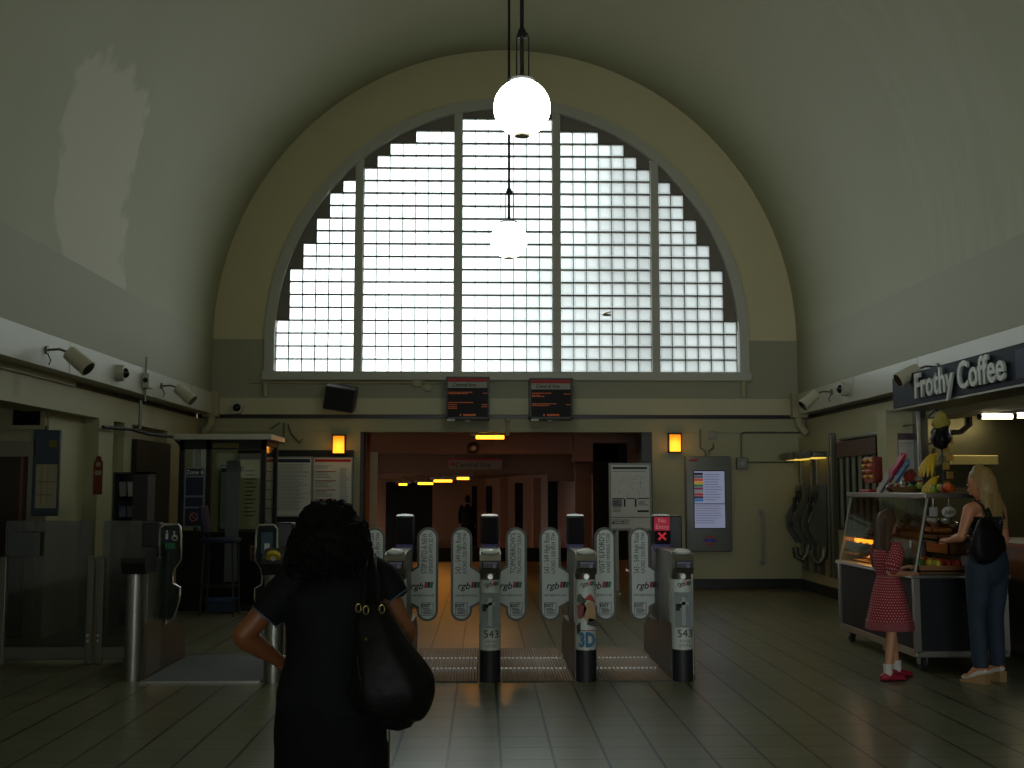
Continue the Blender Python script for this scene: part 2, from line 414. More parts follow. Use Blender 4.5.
tl = N(nt, 'ShaderNodeBsdfTranslucent'); nt.links.new(cc.outputs[0], tl.inputs[0])
ms = N(nt, 'ShaderNodeMixShader'); ms.inputs[0].default_value = .35; nt.links.new(tr.outputs[0], ms.inputs[1]); nt.links.new(tl.outputs[0], ms.inputs[2])
gl = N(nt, 'ShaderNodeBsdfGlossy'); gl.inputs['Roughness'].default_value = .15
ms2 = N(nt, 'ShaderNodeMixShader'); ms2.inputs[0].default_value = .04; nt.links.new(ms.outputs[0], ms2.inputs[1]); nt.links.new(gl.outputs[0], ms2.inputs[2])
nt.links.new(ms2.outputs[0], outn.inputs[0])
GROUT = mat('grout', '#5d625c', .8)
for (x0, n, hs) in panels:
    q = MB(); bm = q.bm
    g = MB()
    for i in range(n):
        for j in range(hs[i] if len(hs) > 1 else hs[0]):
            cx, cz = (i+.5)*P, (j+.5)*PZ
            # single-leaf cast block, pillowed towards the hall
            hw, hz = P/2-.004, PZ/2-.006
            a = [bm.verts.new((cx+sx*hw, .05, cz+sz*hz)) for sx, sz in ((-1, -1), (1, -1), (1, 1), (-1, 1))]
            c_ = [bm.verts.new((cx+sx*(hw-.012), 0, cz+sz*(hz-.012))) for sx, sz in ((-1, -1), (1, -1), (1, 1), (-1, 1))]
            bm.faces.new(c_)
            for k in range(4): bm.faces.new((a[k], a[(k+1) % 4], c_[(k+1) % 4], c_[k]))
    o = q.build('glass_block_panel', GB, frame); o.location = (x0, YE+.04, WZ0)
    for i in range(n+1):
        h = max(hs[i-1] if i > 0 else 0, hs[i] if i < n else 0)
        g.b2((i*P-.005, 0, 0), (i*P+.005, .07, h*PZ))
    for j in range(max(hs)+1):
        ok = [i for i in range(n) if hs[i] >= j]
        if j == 0: ok = list(range(n))
        g.b2((min(ok)*P, -.003, j*PZ-.009), ((max(ok)+1)*P, .07, j*PZ+.009))
    o = g.build('grout_grid', GROUT, frame); o.location = (x0, YE+.04, WZ0)
    # stepped spandrel filling between blocks and arch
    sp = MB()
    for i in range(n):
        xa, xb = x0+i*P, x0+(i+1)*P
        zt = WZ0+hs[i]*PZ+.009
        def zarch(xx): return ZS+VS*math.sqrt(max(0, (WXi+.03)**2-(xx-XC-.02)**2))
        poly = [(xa, zt), (xb, zt), (xb, max(zt+.001, zarch(xb))), ((xa+xb)/2, max(zt+.001, zarch((xa+xb)/2))), (xa, max(zt+.001, zarch(xa)))]
        sp.prism(poly, YE+.05, YE+.12)
    sp.build('spandrel', SPAND, frame)
q = MB(); q.sph((0, 0, 0), .035, (2.0, .3, .6)); q.tube([(-.07, 0, 0), (-.02, 0, .03), (.06, 0, .05)], .01)
l = q.build('dead_leaf', mat('dry_leaf', '#8a6f35', .8)); l.location = at(607, 315, Y=YE+.02)
tag(l, 'small dry brown leaf stuck on the glass blocks right of centre', 'leaf')

# ---- corridor beyond the opening
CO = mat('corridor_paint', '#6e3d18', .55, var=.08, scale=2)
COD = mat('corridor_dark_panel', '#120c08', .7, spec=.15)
w = MB()
w.prism([(20, 0), (36, -.42), (46, -.42), (46, -.6), (20, -.15)], -6, 4, 'yz'); struct(w, 'floor_passage', mat('passage_floor', '#8a7a60', .35))
w = MB()
w.b2((-6, YE+.3, 2.55), (4, 22.4, 2.7)); w.prism([(22.4, 2.55), (27, 1.98), (46, 1.90), (46, 2.1), (27, 2.2), (22.4, 2.7)], -6, 4, 'yz')
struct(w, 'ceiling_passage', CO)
w = MB(); w.b2((-6, 19.6, 2.14), (4, 19.9, 2.56)); struct(w, 'trim_passage_beam_1', CO)
w = MB(); w.b2((-6, 24.2, 1.86), (4, 24.5, 2.5)); struct(w, 'trim_passage_beam_2', CO)
w = MB(); w.b2((1.55, 19.3, 2.0), (2.3, 19.95, 2.56)); w.b2((1.35, 24.0, 1.7), (2.0, 24.6, 2.3)); struct(w, 'trim_passage_brackets', CO)
w = MB(); w.b2((-6, 42, -.6), (4, 42.3, 2.2)); struct(w, 'wall_passage_end', CO)
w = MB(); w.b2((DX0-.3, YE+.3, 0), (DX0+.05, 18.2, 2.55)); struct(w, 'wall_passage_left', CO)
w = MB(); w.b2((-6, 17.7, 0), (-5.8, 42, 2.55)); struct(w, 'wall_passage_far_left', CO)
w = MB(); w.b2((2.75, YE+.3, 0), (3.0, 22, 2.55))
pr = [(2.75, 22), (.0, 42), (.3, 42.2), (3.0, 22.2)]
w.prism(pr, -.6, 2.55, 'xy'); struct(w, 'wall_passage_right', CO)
# dark doors and columns along the passage
def dd(px0, px1, py0, py1, Y, th=.08):
    a = at(px0, py0, Y=Y); c = at(px1, py1, Y=Y)
    q = MB(); q.b2((a.x, Y, c.z), (c.x, Y+th, a.z)); return q
w = dd(386, 432, 482, 548, 38); w.b2((0, 0, 0), (0, 0, 0)) if False else None
struct(w, 'wall_passage_dark_opening', COD)  # near-black panel stands in for the darkness of an opening
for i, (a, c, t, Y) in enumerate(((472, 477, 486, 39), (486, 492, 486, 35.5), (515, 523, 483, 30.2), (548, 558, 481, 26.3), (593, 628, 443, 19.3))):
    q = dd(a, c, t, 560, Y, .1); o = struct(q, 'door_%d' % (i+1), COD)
for i, (a, c, Y) in enumerate(((478, 485, 37), (500, 508, 33), (533, 541, 28.5), (575, 592, 22.2))):
    q = dd(a, c, 478 if i < 3 else 440, 575, Y, .3); struct(q, 'trim_passage_column_%d' % (i+1), CO)
q = dd(370, 376, 452, 600, 18.3, .06); struct(q, 'trim_passage_post', mat('post_cream', '#9c8c70', .5))
q = MB(); q.b2((.4, 42-20, 0), (.4, 22, 0)) if False else None
# low glazed screen far across passage
q = dd(386, 600, 548, 562, 27, .1); struct(q, 'trim_passage_kerb', COD)
# ================================================================== fixtures on walls and hanging lamps
def emis(name, col, s, var=0):
    m = bpy.data.materials.new(name); m.use_nodes = True; nt = m.node_tree
    b = nt.nodes['Principled BSDF']; b.inputs['Base Color'].default_value = lin(col)
    b.inputs['Emission Color'].default_value = lin(col); b.inputs['Emission Strength'].default_value = s
    tc = nt.nodes.new('ShaderNodeTexCoord'); n = nt.nodes.new('ShaderNodeTexNoise'); nt.links.new(tc.outputs['Object'], n.inputs[0])
    if var: nt.links.new(MATH(nt, 'MULTIPLY', s, MATH(nt, 'ADD', 1-var/2, MATH(nt, 'MULTIPLY', n.outputs[0], var))), b.inputs['Emission Strength'])
    MATS[name] = m; return m
def glassmat(name, tint, refl=.08, rough=.05):
    m = bpy.data.materials.new(name); m.use_nodes = True; nt = m.node_tree
    nt.nodes.remove(nt.nodes['Principled BSDF']); out = nt.nodes['Material Output']
    t = nt.nodes.new('ShaderNodeBsdfTransparent'); t.inputs[0].default_value = tuple(tint)+(1,)
    g = nt.nodes.new('ShaderNodeBsdfGlossy'); g.inputs['Roughness'].default_value = rough
    lw = nt.nodes.new('ShaderNodeLayerWeight'); lw.inputs[0].default_value = .25
    x = nt.nodes.new('ShaderNodeMixShader')
    nt.links.new(MATH(nt, 'MULTIPLY_ADD', lw.outputs['Fresnel'], .5, refl), x.inputs[0])
    nt.links.new(t.outputs[0], x.inputs[1]); nt.links.new(g.outputs[0], x.inputs[2]); nt.links.new(x.outputs[0], out.inputs[0])
    MATS[name] = m; return m
GLASS = glassmat('clear_glass', (.86, .9, .88)); GLASSD = glassmat('smoked_glass', (.42, .44, .43), .05)
OPAL = emis('opal_glass_lit', '#f8fff2', GLOBE)
SODIUM = emis('sodium_tube', '#ff9a1c', 3.2); AMBER = emis('amber_lantern_glass', '#ff9c22', .62, .5)
_nt = AMBER.node_tree; _tc = N(_nt, 'ShaderNodeTexCoord'); _sp = N(_nt, 'ShaderNodeSeparateXYZ'); _nt.links.new(_tc.outputs['Object'], _sp.inputs[0]); _mr = N(_nt, 'ShaderNodeMapRange'); _nt.links.new(_sp.outputs[2], _mr.inputs['Value'])
_mr.inputs['From Min'].default_value = -.11; _mr.inputs['From Max'].default_value = .12; _mr.inputs['To Min'].default_value = .85; _mr.inputs['To Max'].default_value = .16  # glow painted stronger low in the glass, as around a bulb
_nt.links.new(_mr.outputs[0], _nt.nodes['Principled BSDF'].inputs['Emission Strength'])
FLUO = emis('fluorescent_tube', '#fff0c4', 3.0)

def px_box(x0, y0, x1, y1, Y, th, out=0):
    """box whose front face stands at depth Y, th thick (away from the hall)"""
    a = at(x0, y0, Y=Y); c = at(x1, y1, Y=Y)
    return Vector((a.x, Y-out, c.z)), Vector((c.x, Y+th, a.z))

# hanging globes
def globe(px, py, Y, label, rodx):
    c = at(px, py, Y=Y)
    t = thing('globe_pendant_lamp', label, 'lamp', c, 0, 'globe lamps hanging on rods from the vault')
    r = .197
    q = MB(); q.sph((0, 0, 0), r, u=40, v=24); q.build('globe', OPAL, t, True)
    q = MB(); q.lathe([(.0, .185), (.085, .185), (.09, .2), (.05, .215), (.02, .24), (.0, .245)]); q.build('gallery', DARKG, t, True)
    q = MB(); q.lathe([(.0, -.203), (.05, -.203), (.055, -.19), (0, -.185)]); q.build('bottom_cap', mat('pale_metal', '#c9c4a8', .4, metal=.4), t, True)
    zt = ZS+VS*math.sqrt(RV**2-(c.x-XC)**2)-c.z
    q = MB(); q.cyl((0, 0, .22), (0, 0, zt+.05), .014); q.lathe([(0, .5), (.03, .5), (.035, .53), (.02, .57), (0, .57)]); q.build('rod', BLACK, t, True)
    q = MB()
    for a in range(3):
        an = a*2*PI/3+.3; x, y = .05*math.cos(an), .05*math.sin(an)
        q.tube([(x, y, .2), (x, y, .5), (x*.8, y*.8, .54), (0, 0, .56)], .005, 6)
    q.build('stay', BLACK, t, True)
    q = MB(); q.lathe([(0, zt-.12), (.03, zt-.12), (.08, zt+.02), (0, zt+.02)]); q.build('ceiling_rose', BLACK, t, True)
    return t
globe(522, 108, 7.6, 'nearer and larger looking lit white globe lamp high in the picture', 520)
globe(509, 240, 12.0, 'farther and smaller looking lit white globe lamp against the glass blocks', 507)

# floodlights (cylindrical cans) on the fascias
CAN = mat('can_paint', '#bfb9a4', .45)
def floodlight(loc, side, label, L=.42, r=.11, down=-.5, fwd=.75):
    t = thing('floodlight', label, 'floodlight', loc, 0, 'white spotlights along the side fascias')
    s = side  # +1 body reaches toward +x
    q = MB(); q.cyl((0, 0, 0), (s*.02, 0, 0), .04); q.tube([(s*.01, 0, 0), (s*.12, .02, .01), (s*.2, .05, -.02)], .012); q.build('bracket', STEELD, t, True)
    d = Vector((s*.62, -.12*fwd, down)).normalized(); a = Vector((s*.2, .05, -.02))
    q = MB(); q.cyl(a, a+d*L, r*.92, r, 24); q.cyl(a+d*L, a+d*(L+.015), r*1.04, r*1.04, 24); q.build('can', CAN, t, True)
    q = MB(); q.cyl(a+d*(L+.015), a+d*(L+.018), r*.9, r*.9, 24); q.build('lens', GLASSD, t)
    q = MB(); q.tube([(s*.01, 0, -.02), (s*.05, .0, -.1), (s*.03, 0, -.14)], .006); q.build('cable', BLACK, t, True)
    return t
fl = XL+.05
def on_left(px, py): return at(px, py, X=fl)
def on_right(px, py): return at(px, py, X=XR-.05)
floodlight(on_left(46, 350), 1, 'white can spotlight on the left fascia, nearest and largest of them', .24, .078)
floodlight(on_left(161, 386), 1, 'white can spotlight on the left fascia close to the far left corner', .25, .078)
floodlight(on_right(938, 367), -1, 'white can spotlight just above the left end of the coffee shop sign', .24, .078, -.34, .3)
floodlight(on_right(832, 392), -1, 'white can spotlight on the right fascia close to the far right corner', .26, .08)

def dome_cam(loc, n, label, r=.085):
    """n: outward normal"""
    t = thing('dome_camera', label, 'camera', loc, 0, 'dome security cameras')
    n = Vector(n)
    q = MB(); q.cyl((0, 0, 0), n*.09, r*1.15, r*1.05, 20); q.build('housing', WHITEP, t, True)
    q = MB(); q.sph(n*.08, r*.72, u=16, v=10); q.build('dome', mat('smoked_dome', '#0c0c10', .1), t, True)
    return t
dome_cam(on_left(117, 373), (1, 0, 0), 'white dome camera on the left fascia between the two spotlights')
dome_cam(on_right(847, 389), (-1, 0, 0), 'white dome camera on the right fascia left of the coffee sign')
dome_cam(at(238, 408, Y=YE-.06), (0, -1, 0), 'white dome camera on the far wall band above the glass kiosk')
p = on_left(144, 381)
t = thing('junction_box', 'small square white junction box with black hole on left fascia', 'box', p)
q = MB(); q.b2((0, -.1, -.09), (.09, .12, .09), .008); q.build('cover', WHITEP, t); q = MB(); q.cyl((.05, -.103, 0), (.05, -.12, 0), .03); q.build('cable_gland', BLACK, t, True)
t = thing('conduit', 'thin vertical grey conduit dropping from the white junction box on left fascia', 'pipe', (p.x, p.y+.02, 0))
q = MB(); q.cyl((.015, 0, p.z+.3), (.015, 0, p.z-.25), .012, n=8); q.cyl((-.04, 0, 2.6), (-.04, 0, 2.25), .02, n=8); q.build('pipe', STEELD, t, True)
# drooping cables
q = MB(); a = at(112, 427, X=-4.2); b_ = at(170, 440, X=-4.2)
q.tube([Vector((-4.3, a.y, a.z)), Vector((-4.26, a.y*.6+b_.y*.4, a.z+.02)), Vector((-4.2, a.y*.4+b_.y*.6, a.z-.01)), Vector((-4.1, b_.y-.2, b_.z+.03)), Vector((-4.0, b_.y, b_.z-.12))], .02, 8)
tag(q.build('cable', BLACK, None, True), 'thick black cable sagging along the beam left of the kiosk', 'cable')

# end-wall conduit under the window
q = MB()
z1 = at(400, 383, Y=YE).z
q.cyl((at(250, 383, Y=YE).x, YE-.03, z1), (at(445, 383, Y=YE).x, YE-.03, z1), .018, n=8)
q.cyl((at(266, 383, Y=YE).x, YE-.04, z1), (at(266, 383, Y=YE).x, YE-.04, 2.95), .04, n=10)
xb = at(417, 383, Y=YE).x; q.b2((xb-.07, YE-.07, z1-.06), (xb+.07, YE-.005, z1+.06), .01)
xb = at(428, 387, Y=YE).x; q.cyl((xb, YE-.08, z1-.07), (xb, YE-.005, z1-.07), .06, n=16)
tag(q.build('wall_conduit', CREAM, None, True), 'cream painted conduit run with boxes under the big window', 'pipe')
q = MB(); xb = at(742, 383, Y=YE).x
q.cyl((xb+.02, YE-.03, 3.3), (xb+.02, YE-.03, 2.95), .045, n=10); q.cyl((xb-1.3, YE-.03, 3.28), (xb, YE-.03, 3.28), .015, n=8)
tag(q.build('wall_conduit', CREAM, None, True), 'cream downpipe on the end wall below the right foot of the arch', 'pipe')

# loudspeaker
p0, p1 = px_box(322, 383, 357, 411, YE-.45, .3)
t = thing('loudspeaker', 'black tilted loudspeaker box on the far wall above the left lantern', 'loudspeaker', (p0+p1)/2)
w_, h_ = (p1.x-p0.x)*.86, (p1.z-p0.z)*.86
R_ = Matrix.Rotation(.16, 3, 'Y') @ Matrix.Rotation(.25, 3, 'X')
q = MB(); q.box((0, 0, 0), (w_, .3, h_), R_, .015); q.build('cabinet', DARKG, t)
q = MB(); q.box(R_ @ Vector((0, -.155, 0)), (w_*.9, .012, h_*.88), R_); q.build('grille', BLACK, t)
q = MB(); q.b2((-.03, 0, -.03), (.03, .38, .03)); q.build('bracket', STEELD, t)

# departure displays
AMB = emis('amber_led', '#c05a1c', .06)
def departures(x0, y0, x1, y1, label, rows):
    Y = YE-.55
    p0, p1 = px_box(x0, y0, x1, y1, Y, .0)
    w, h = p1.x-p0.x, p1.z-p0.z
    t = thing('departure_display', label, 'display', (p0.x, Y, p0.z), 0, 'central line departure displays')
    q = MB(); q.b2((0, .02, 0), (w, .42, h), .01); q.b2((0, 0, 0), (w, .02, .03)); q.b2((0, 0, h-.025), (w, .02, h)); q.b2((0, 0, 0), (.025, .02, h)); q.b2((w-.025, 0, 0), (w, .02, h)); q.build('housing', DARKG, t)
    q = MB(); q.b2((.025, .012, .03), (w-.025, .019, h-.17)); q.build('screen', mat('display_screen', '#0c0b0c', .5, spec=.2), t)
    q = MB(); q.b2((.025, .005, h-.075), (w-.03, .019, h-.025)); q.build('red_band', REDINK, t)
    q = MB(); q.b2((.03, .003, h-.17), (w-.04, .018, h-.08)); pl = q.build('title_strip', mat('strip_grey', '#9a9c90', .6), t)
    text('Central line', .075, INK, pl, FRONT(w*.42, 0, h-.125), ext=.001, off=.001)
    q = MB()
    for (ya, xa, xb) in rows:
        xx = xa
        while xx < xb:
            l = random.uniform(.01, .03); q.b2((w*xx, .006, h*ya), (min(w*xb, w*xx+l), .011, h*ya+.012)); xx += (l+.008)/w
    q.build('led_text', AMB, t)
    q = MB()
    for i in range(9):
        if i != 1: q.b2((w*.32+i*.027, .004, .045), (w*.32+i*.027+.019, .011, .075))
    q.build('led_clock', AMB, t)
    q = MB(); q.b2((w/2-.04, .3, -.02), (w/2+.04, .56, .05)); q.b2((.02, -.01, -.03), (.14, .03, 0)); q.build('bracket', STEELD, t)
departures(446, 376.5, 489.5, 419, 'left one of two departure displays with amber text below the window', [(.62, .06, .6), (.59, .06, .5), (.6, .85, .95), (.38, .06, .62), (.33, .06, .25), (.28, .06, .25), (.24, .06, .25), (.33, .82, .95), (.28, .82, .95)])
departures(529.5, 378, 573, 419, 'right one of two departure displays with amber text below the window', [(.62, .06, .5), (.57, .06, .25), (.54, .06, .35), (.6, .8, .95), (.36, .06, .62), (.32, .06, .45), (.34, .85, .95)])

# lanterns beside the opening
def lantern(px, py, label):
    p = at(px, py, Y=YE+.02)
    t = thing('wall_lantern', label, 'lamp', (p.x, p.y, p.z), 0, 'amber lanterns beside the opening')
    q = MB()
    for sx in (-1, 1): q.prism([(sx*.095-.008, -.13), (sx*.095+.008, -.13), (sx*.095+.008, .15), (sx*.095-.008, .15)], -.12, -.10); q.b2((sx*.095-.008, -.12, -.13), (sx*.095+.008, -.02, -.115))
    q.b2((-.105, -.125, .14), (.105, 0, .16)); q.b2((-.1, -.12, -.145), (.1, 0, -.13)); q.b2((-.1, -.012, -.14), (.1, 0, .15)); q.build('frame', BLACK, t)
    q = MB(); q.b2((-.085, -.11, -.125), (.085, -.015, .135)); q.build('glass', AMBER, t)
    l = bpy.data.lights.new('lantern_light', 'POINT'); l.color = (1, .55, .12); l.energy = .5; l.shadow_soft_size = .08
    lo = bpy.data.objects.new('lantern_light', l); C.objects.link(lo); lo.location = (p.x, p.y-.2, p.z)
lantern(339.5, 445, 'glowing amber wall lantern left of the opening above the posters')
lantern(674, 443.5, 'glowing amber wall lantern right of the opening')

# loose wiring above the noticeboards
q = MB(); a = at(284, 423, Y=YE-.02)
q.tube([a, a+Vector((0, -.02, -.3))], .015, 6)
q.sph(at(283, 440, Y=YE-.05), .05)
q.tube([at(288, 424, Y=YE-.03), at(291, 434, Y=YE-.03), at(300, 443, Y=YE-.03), at(302, 439, Y=YE-.03)], .012, 6)
q.tube([at(270, 429, Y=YE-.03), at(280, 423, Y=YE-.03)], .01, 6)
tag(q.build('wiring', STEELD, None, True), 'loose wires and small sensor ball on far wall right of kiosk', 'cable')

# printed boards ------------------------------------------------------
def printed(t, w, h, y, lines, m=INK, name='print'):
    q = MB()
    for (xa, ya, xb, yb) in lines: q.b2((w*xa, y-.002, h*yb), (w*xb, y, h*ya))
    return q.build(name, m, t)
def para(xa, xb, ytop, ybot, n, seed=0, th=.35):
    r = random.Random(seed); o = []; st = (ytop-ybot)/n
    for i in range(n):
        y = ytop-i*st; e = xb-(xb-xa)*r.random()*.35; o.append((xa, y, e, y-st*th))
    return o
def board(name, label, cat, x0, y0, x1, y1, Y, th, frame, face, fr=.02, group=None):
    p0, p1 = px_box(x0, y0, x1, y1, Y, 0); w, h = p1.x-p0.x, p1.z-p0.z
    t = thing(name, label, cat, (p0.x, Y, p0.z), 0, group)
    q = MB(); q.b2((0, 0, 0), (w, th, h), .004); q.build('frame', frame, t)
    q = MB(); q.b2((fr, -.004, fr), (w-fr, 0, h-fr)); s = q.build('poster', face, t)
    return t, s, w, h
p0, p1 = px_box(238, 450, 352.5, 530, YE-.02, .03)
q = MB(); q.b2(p0, p1); tag(q.build('backing_board', BLACK), 'long black backing board on far wall behind the two white notices', 'board')
t, s, w, h = board('noticeboard', 'white timetable notice with dark header directly right of the kiosk', 'noticeboard', 273.5, 456.5, 311.5, 517, YE-.05, .03, PLASTIC, PAPER)
printed(s, w, h, -.004, [(.06, .96, .94, .90)], NAVY, 'header'); printed(s, w, h, -.004, para(.08, .92, .87, .1, 34, 3, .3), GREYINK)
t, s, w, h = board('noticeboard', 'white notice with red bars directly left of the dark opening', 'noticeboard', 312.8, 457, 352, 528, YE-.05, .03, PLASTIC, PAPER)
printed(s, w, h, -.004, [(.05, .97, .95, .93)]+[(.06, y, .58, y-.012) for y in (.80, .67, .54, .41, .28)], REDINK, 'red_bar')
printed(s, w, h, -.004, para(.06, .5, .88, .83, 3, 1)+sum([para(.06, .5, y, y-.09, 4, i) for i, y in enumerate((.78, .65, .52, .39, .26))], [])+para(.68, .9, .84, .1, 30, 5), GREYINK)
YEL = mat('cream_paper', '#b9b78e', .6); GRN = mat('pale_green_paper', '#8fa79b', .6)
t, s, w, h = board('poster', 'pale green list poster seen through the kiosk glass', 'poster', 220.5, 465, 234, 530, YE-.03, .02, NAVY, GRN, .015)
printed(s, w, h, -.004, [(.1, .95, .9, .89)], NAVY, 'header'); printed(s, w, h, -.004, para(.15, .8, .85, .1, 24, 8), GREYINK)
t, s, w, h = board('poster', 'cream handwritten style poster seen through the kiosk glass', 'poster', 235.5, 459, 259, 530, YE-.06, .02, GREYINK, YEL, .015)
printed(s, w, h, -.004, para(.4, .85, .84, .15, 12, 9, .25), INK)
q = MB(); q.cyl((w*.22, -.006, h*.86), (w*.22, -.004, h*.86), .05); q.build('stamp', GREYINK, s)

# map board standing right of opening
Yb = 16.6
t, s, w, h = board('map_board', 'white local map board standing at the right side of the opening', 'noticeboard', 609, 463, 652, 530.5, Yb, .06, PLASTIC, PAPER, .03)
q = MB()
for xx in (.12, w-.12): q.b2((xx-.02, .06, -.9 if False else -t.location.z), (xx+.02, .1, h*.8)); q.b2((xx-.02, -.15, -t.location.z), (xx+.02, .3, -t.location.z+.03))
q.build('leg', STEELD, t)
printed(s, w, h, -.004, [(.08, .94, .9, .91)], INK, 'header')
r = random.Random(4); ln = [(.08, .88, .85, .872)]
for i in range(26):
    x = r.uniform(.08, .8); y = r.uniform(.55, .84); ln.append((x, y, x+r.uniform(.02, .14), y-.004)) if i % 2 else ln.append((x, y, x+.006, y-r.uniform(.02, .1)))
printed(s, w, h, -.004, ln, GREYINK, 'map_line')
printed(s, w, h, -.004, [(.06, .48, .34, .465), (.4, .48, .6, .465), (.66, .48, .94, .465), (.34, .47, .38, .35), (.6, .47, .64, .35), (.66, .3, .93, .27), (.06, .2, .93, .19), (.06, .12, .12, .1), (.3, .14, .34, .12)]+para(.06, .3, .43, .36, 3, 2)+para(.68, .92, .43, .36, 3, 2)+para(.06, .6, .16, .08, 3, 5)+para(.08, .3, .34, .26, 4, 3), INK)
printed(s, w, h, -.004, [(.07, .46, .3, .35)], GREYINK, 'inset_map')

# grey information screen with roundel
p0, p1 = px_box(685.5, 456, 733, 552, YE-.14, 0); w, h = p1.x-p0.x, p1.z-p0.z
t = thing('information_screen', 'tall grey wall mounted information screen with a blue and red roundel', 'screen', (p0.x, YE-.14, p0.z))
q = MB(); q.b2((0, 0, 0), (w, .15, h), .03); q.build('housing', mat('silver_grey_paint', '#777a78', .45, metal=.2), t, True)
q = MB(); q.b2((w*.16, -.006, h*.24), (w*.86, .004, h*.85)); q.build('bezel', DARKG, t)
LCD = emis('lcd_panel', '#a9aed2', .11)
q = MB(); q.b2((w*.18, -.009, h*.25), (w*.84, -.006, h*.84)); sc = q.build('panel', LCD, t)
q = MB(); q.b2((w*.18, -.011, h*.495), (w*.84, -.009, h*.505)); q.build('divider', GREYINK, sc)
cols = ['#20242c', '#5d6066', '#c04a2a', '#d8a020', '#3b7a3a', '#7a2a50', '#888888', '#a03434', '#4a3040', '#2a78b8']
for i, cc_ in enumerate(cols):
    q = MB(); q.b2((w*.18, -.012, h*(.825-i*.0305-.026)), (w*.37, -.009, h*(.825-i*.0305))); q.build('line_status_row', emis('status_'+cc_[1:], cc_, .12), sc)
printed(sc, w, h, -.0095, para(.4, .78, .81, .52, 11, 3, .2)+para(.2, .78, .48, .28, 8, 4, .2), mat('pale_ink', '#7b7f9c', .6))
q = MB(); n = 28; cx, cz = w*.5, h*.12
for i in range(n):
    a, c_ = 2*PI*i/n, 2*PI*(i+1)/n
    q.prism([(cx+.075*math.cos(a), cz+.075*math.sin(a)), (cx+.075*math.cos(c_), cz+.075*math.sin(c_)), (cx+.052*math.cos(c_), cz+.052*math.sin(c_)), (cx+.052*math.cos(a), cz+.052*math.sin(a))], -.004, 0)
q.build('roundel_ring', mat('roundel_red', '#b3202a', .4), t)
q = MB(); q.b2((cx-.1, -.008, cz-.018), (cx+.1, -.003, cz+.018)); q.build('roundel_bar', mat('roundel_blue', '#2136c0', .4), t)
q = MB(); q.b2((w*.08, -.003, h*.945), (w*.26, 0, h*.965)); q.build('badge', REDINK, t)
q = MB()
for s_ in (-1, 1): q.tube([(w/2+s_*.02, .1, h-.02), (w/2+s_*.03, .1, h+.08), (w/2+s_*.1, .11, h+.13), (w/2+s_*.1, .12, h+.2)], .015, 8)
q.cyl((w/2-.1, .12, h+.2), (w/2-.1, .12, 2.45-p0.z), .014, n=8); q.build('cable', STEELD, t, True)
q = MB(); p = at(711.5, 435, Y=YE+.02); q.b2((p.x-.05, YE-.05, p.z-.06), (p.x+.05, YE+.02, p.z+.06), .01); tag(q.build('switch_box', PLASTIC), 'tiny grey switch box above the grey information screen', 'box')
t = thing('junction_box', 'square grey junction box with conduits right of the information screen', 'box', at(741, 463.5, Y=YE+.02))
q = MB(); q.b2((-.085, -.1, -.09), (.085, 0, .09), .01); q.build('cover', STEELD, t); q = MB(); q.cyl((0, -.1, 0), (0, -.108, 0), .035); q.build('knob', PLASTIC, t, True)
zt = t.location.z
q = MB(); q.cyl((0, -.03, .09), (0, -.03, 2.38-zt), .014, n=8); q.tube([(0, -.03, 2.38-zt), (.05, -.03, 2.40-zt), (1.0, -.03, 2.40-zt)], .012, 8); q.cyl((.085, -.03, .02), (.82, -.03, .02), .01, n=8); q.build('conduit', STEELD, t, True)
# grab bar
a = at(761, 512, Y=YE); b_ = at(762.5, 563, Y=YE)
t = thing('grab_bar', 'vertical grey grab rail on far wall right of the information screen', 'rail', (a.x, YE+.02, b_.z)); L = a.z-b_.z
q = MB(); q.tube([(0, -.01, L), (0, -.07, L), (0, -.09, L-.04), (0, -.09, .04), (0, -.07, 0), (0, -.01, 0)], .018, 10); q.build('bar', PLASTIC, t, True)
for zz in (0, L):
    q = MB(); q.cyl((0, 0, zz), (0, -.012, zz), .045); q.build('flange', PLASTIC, t, True)

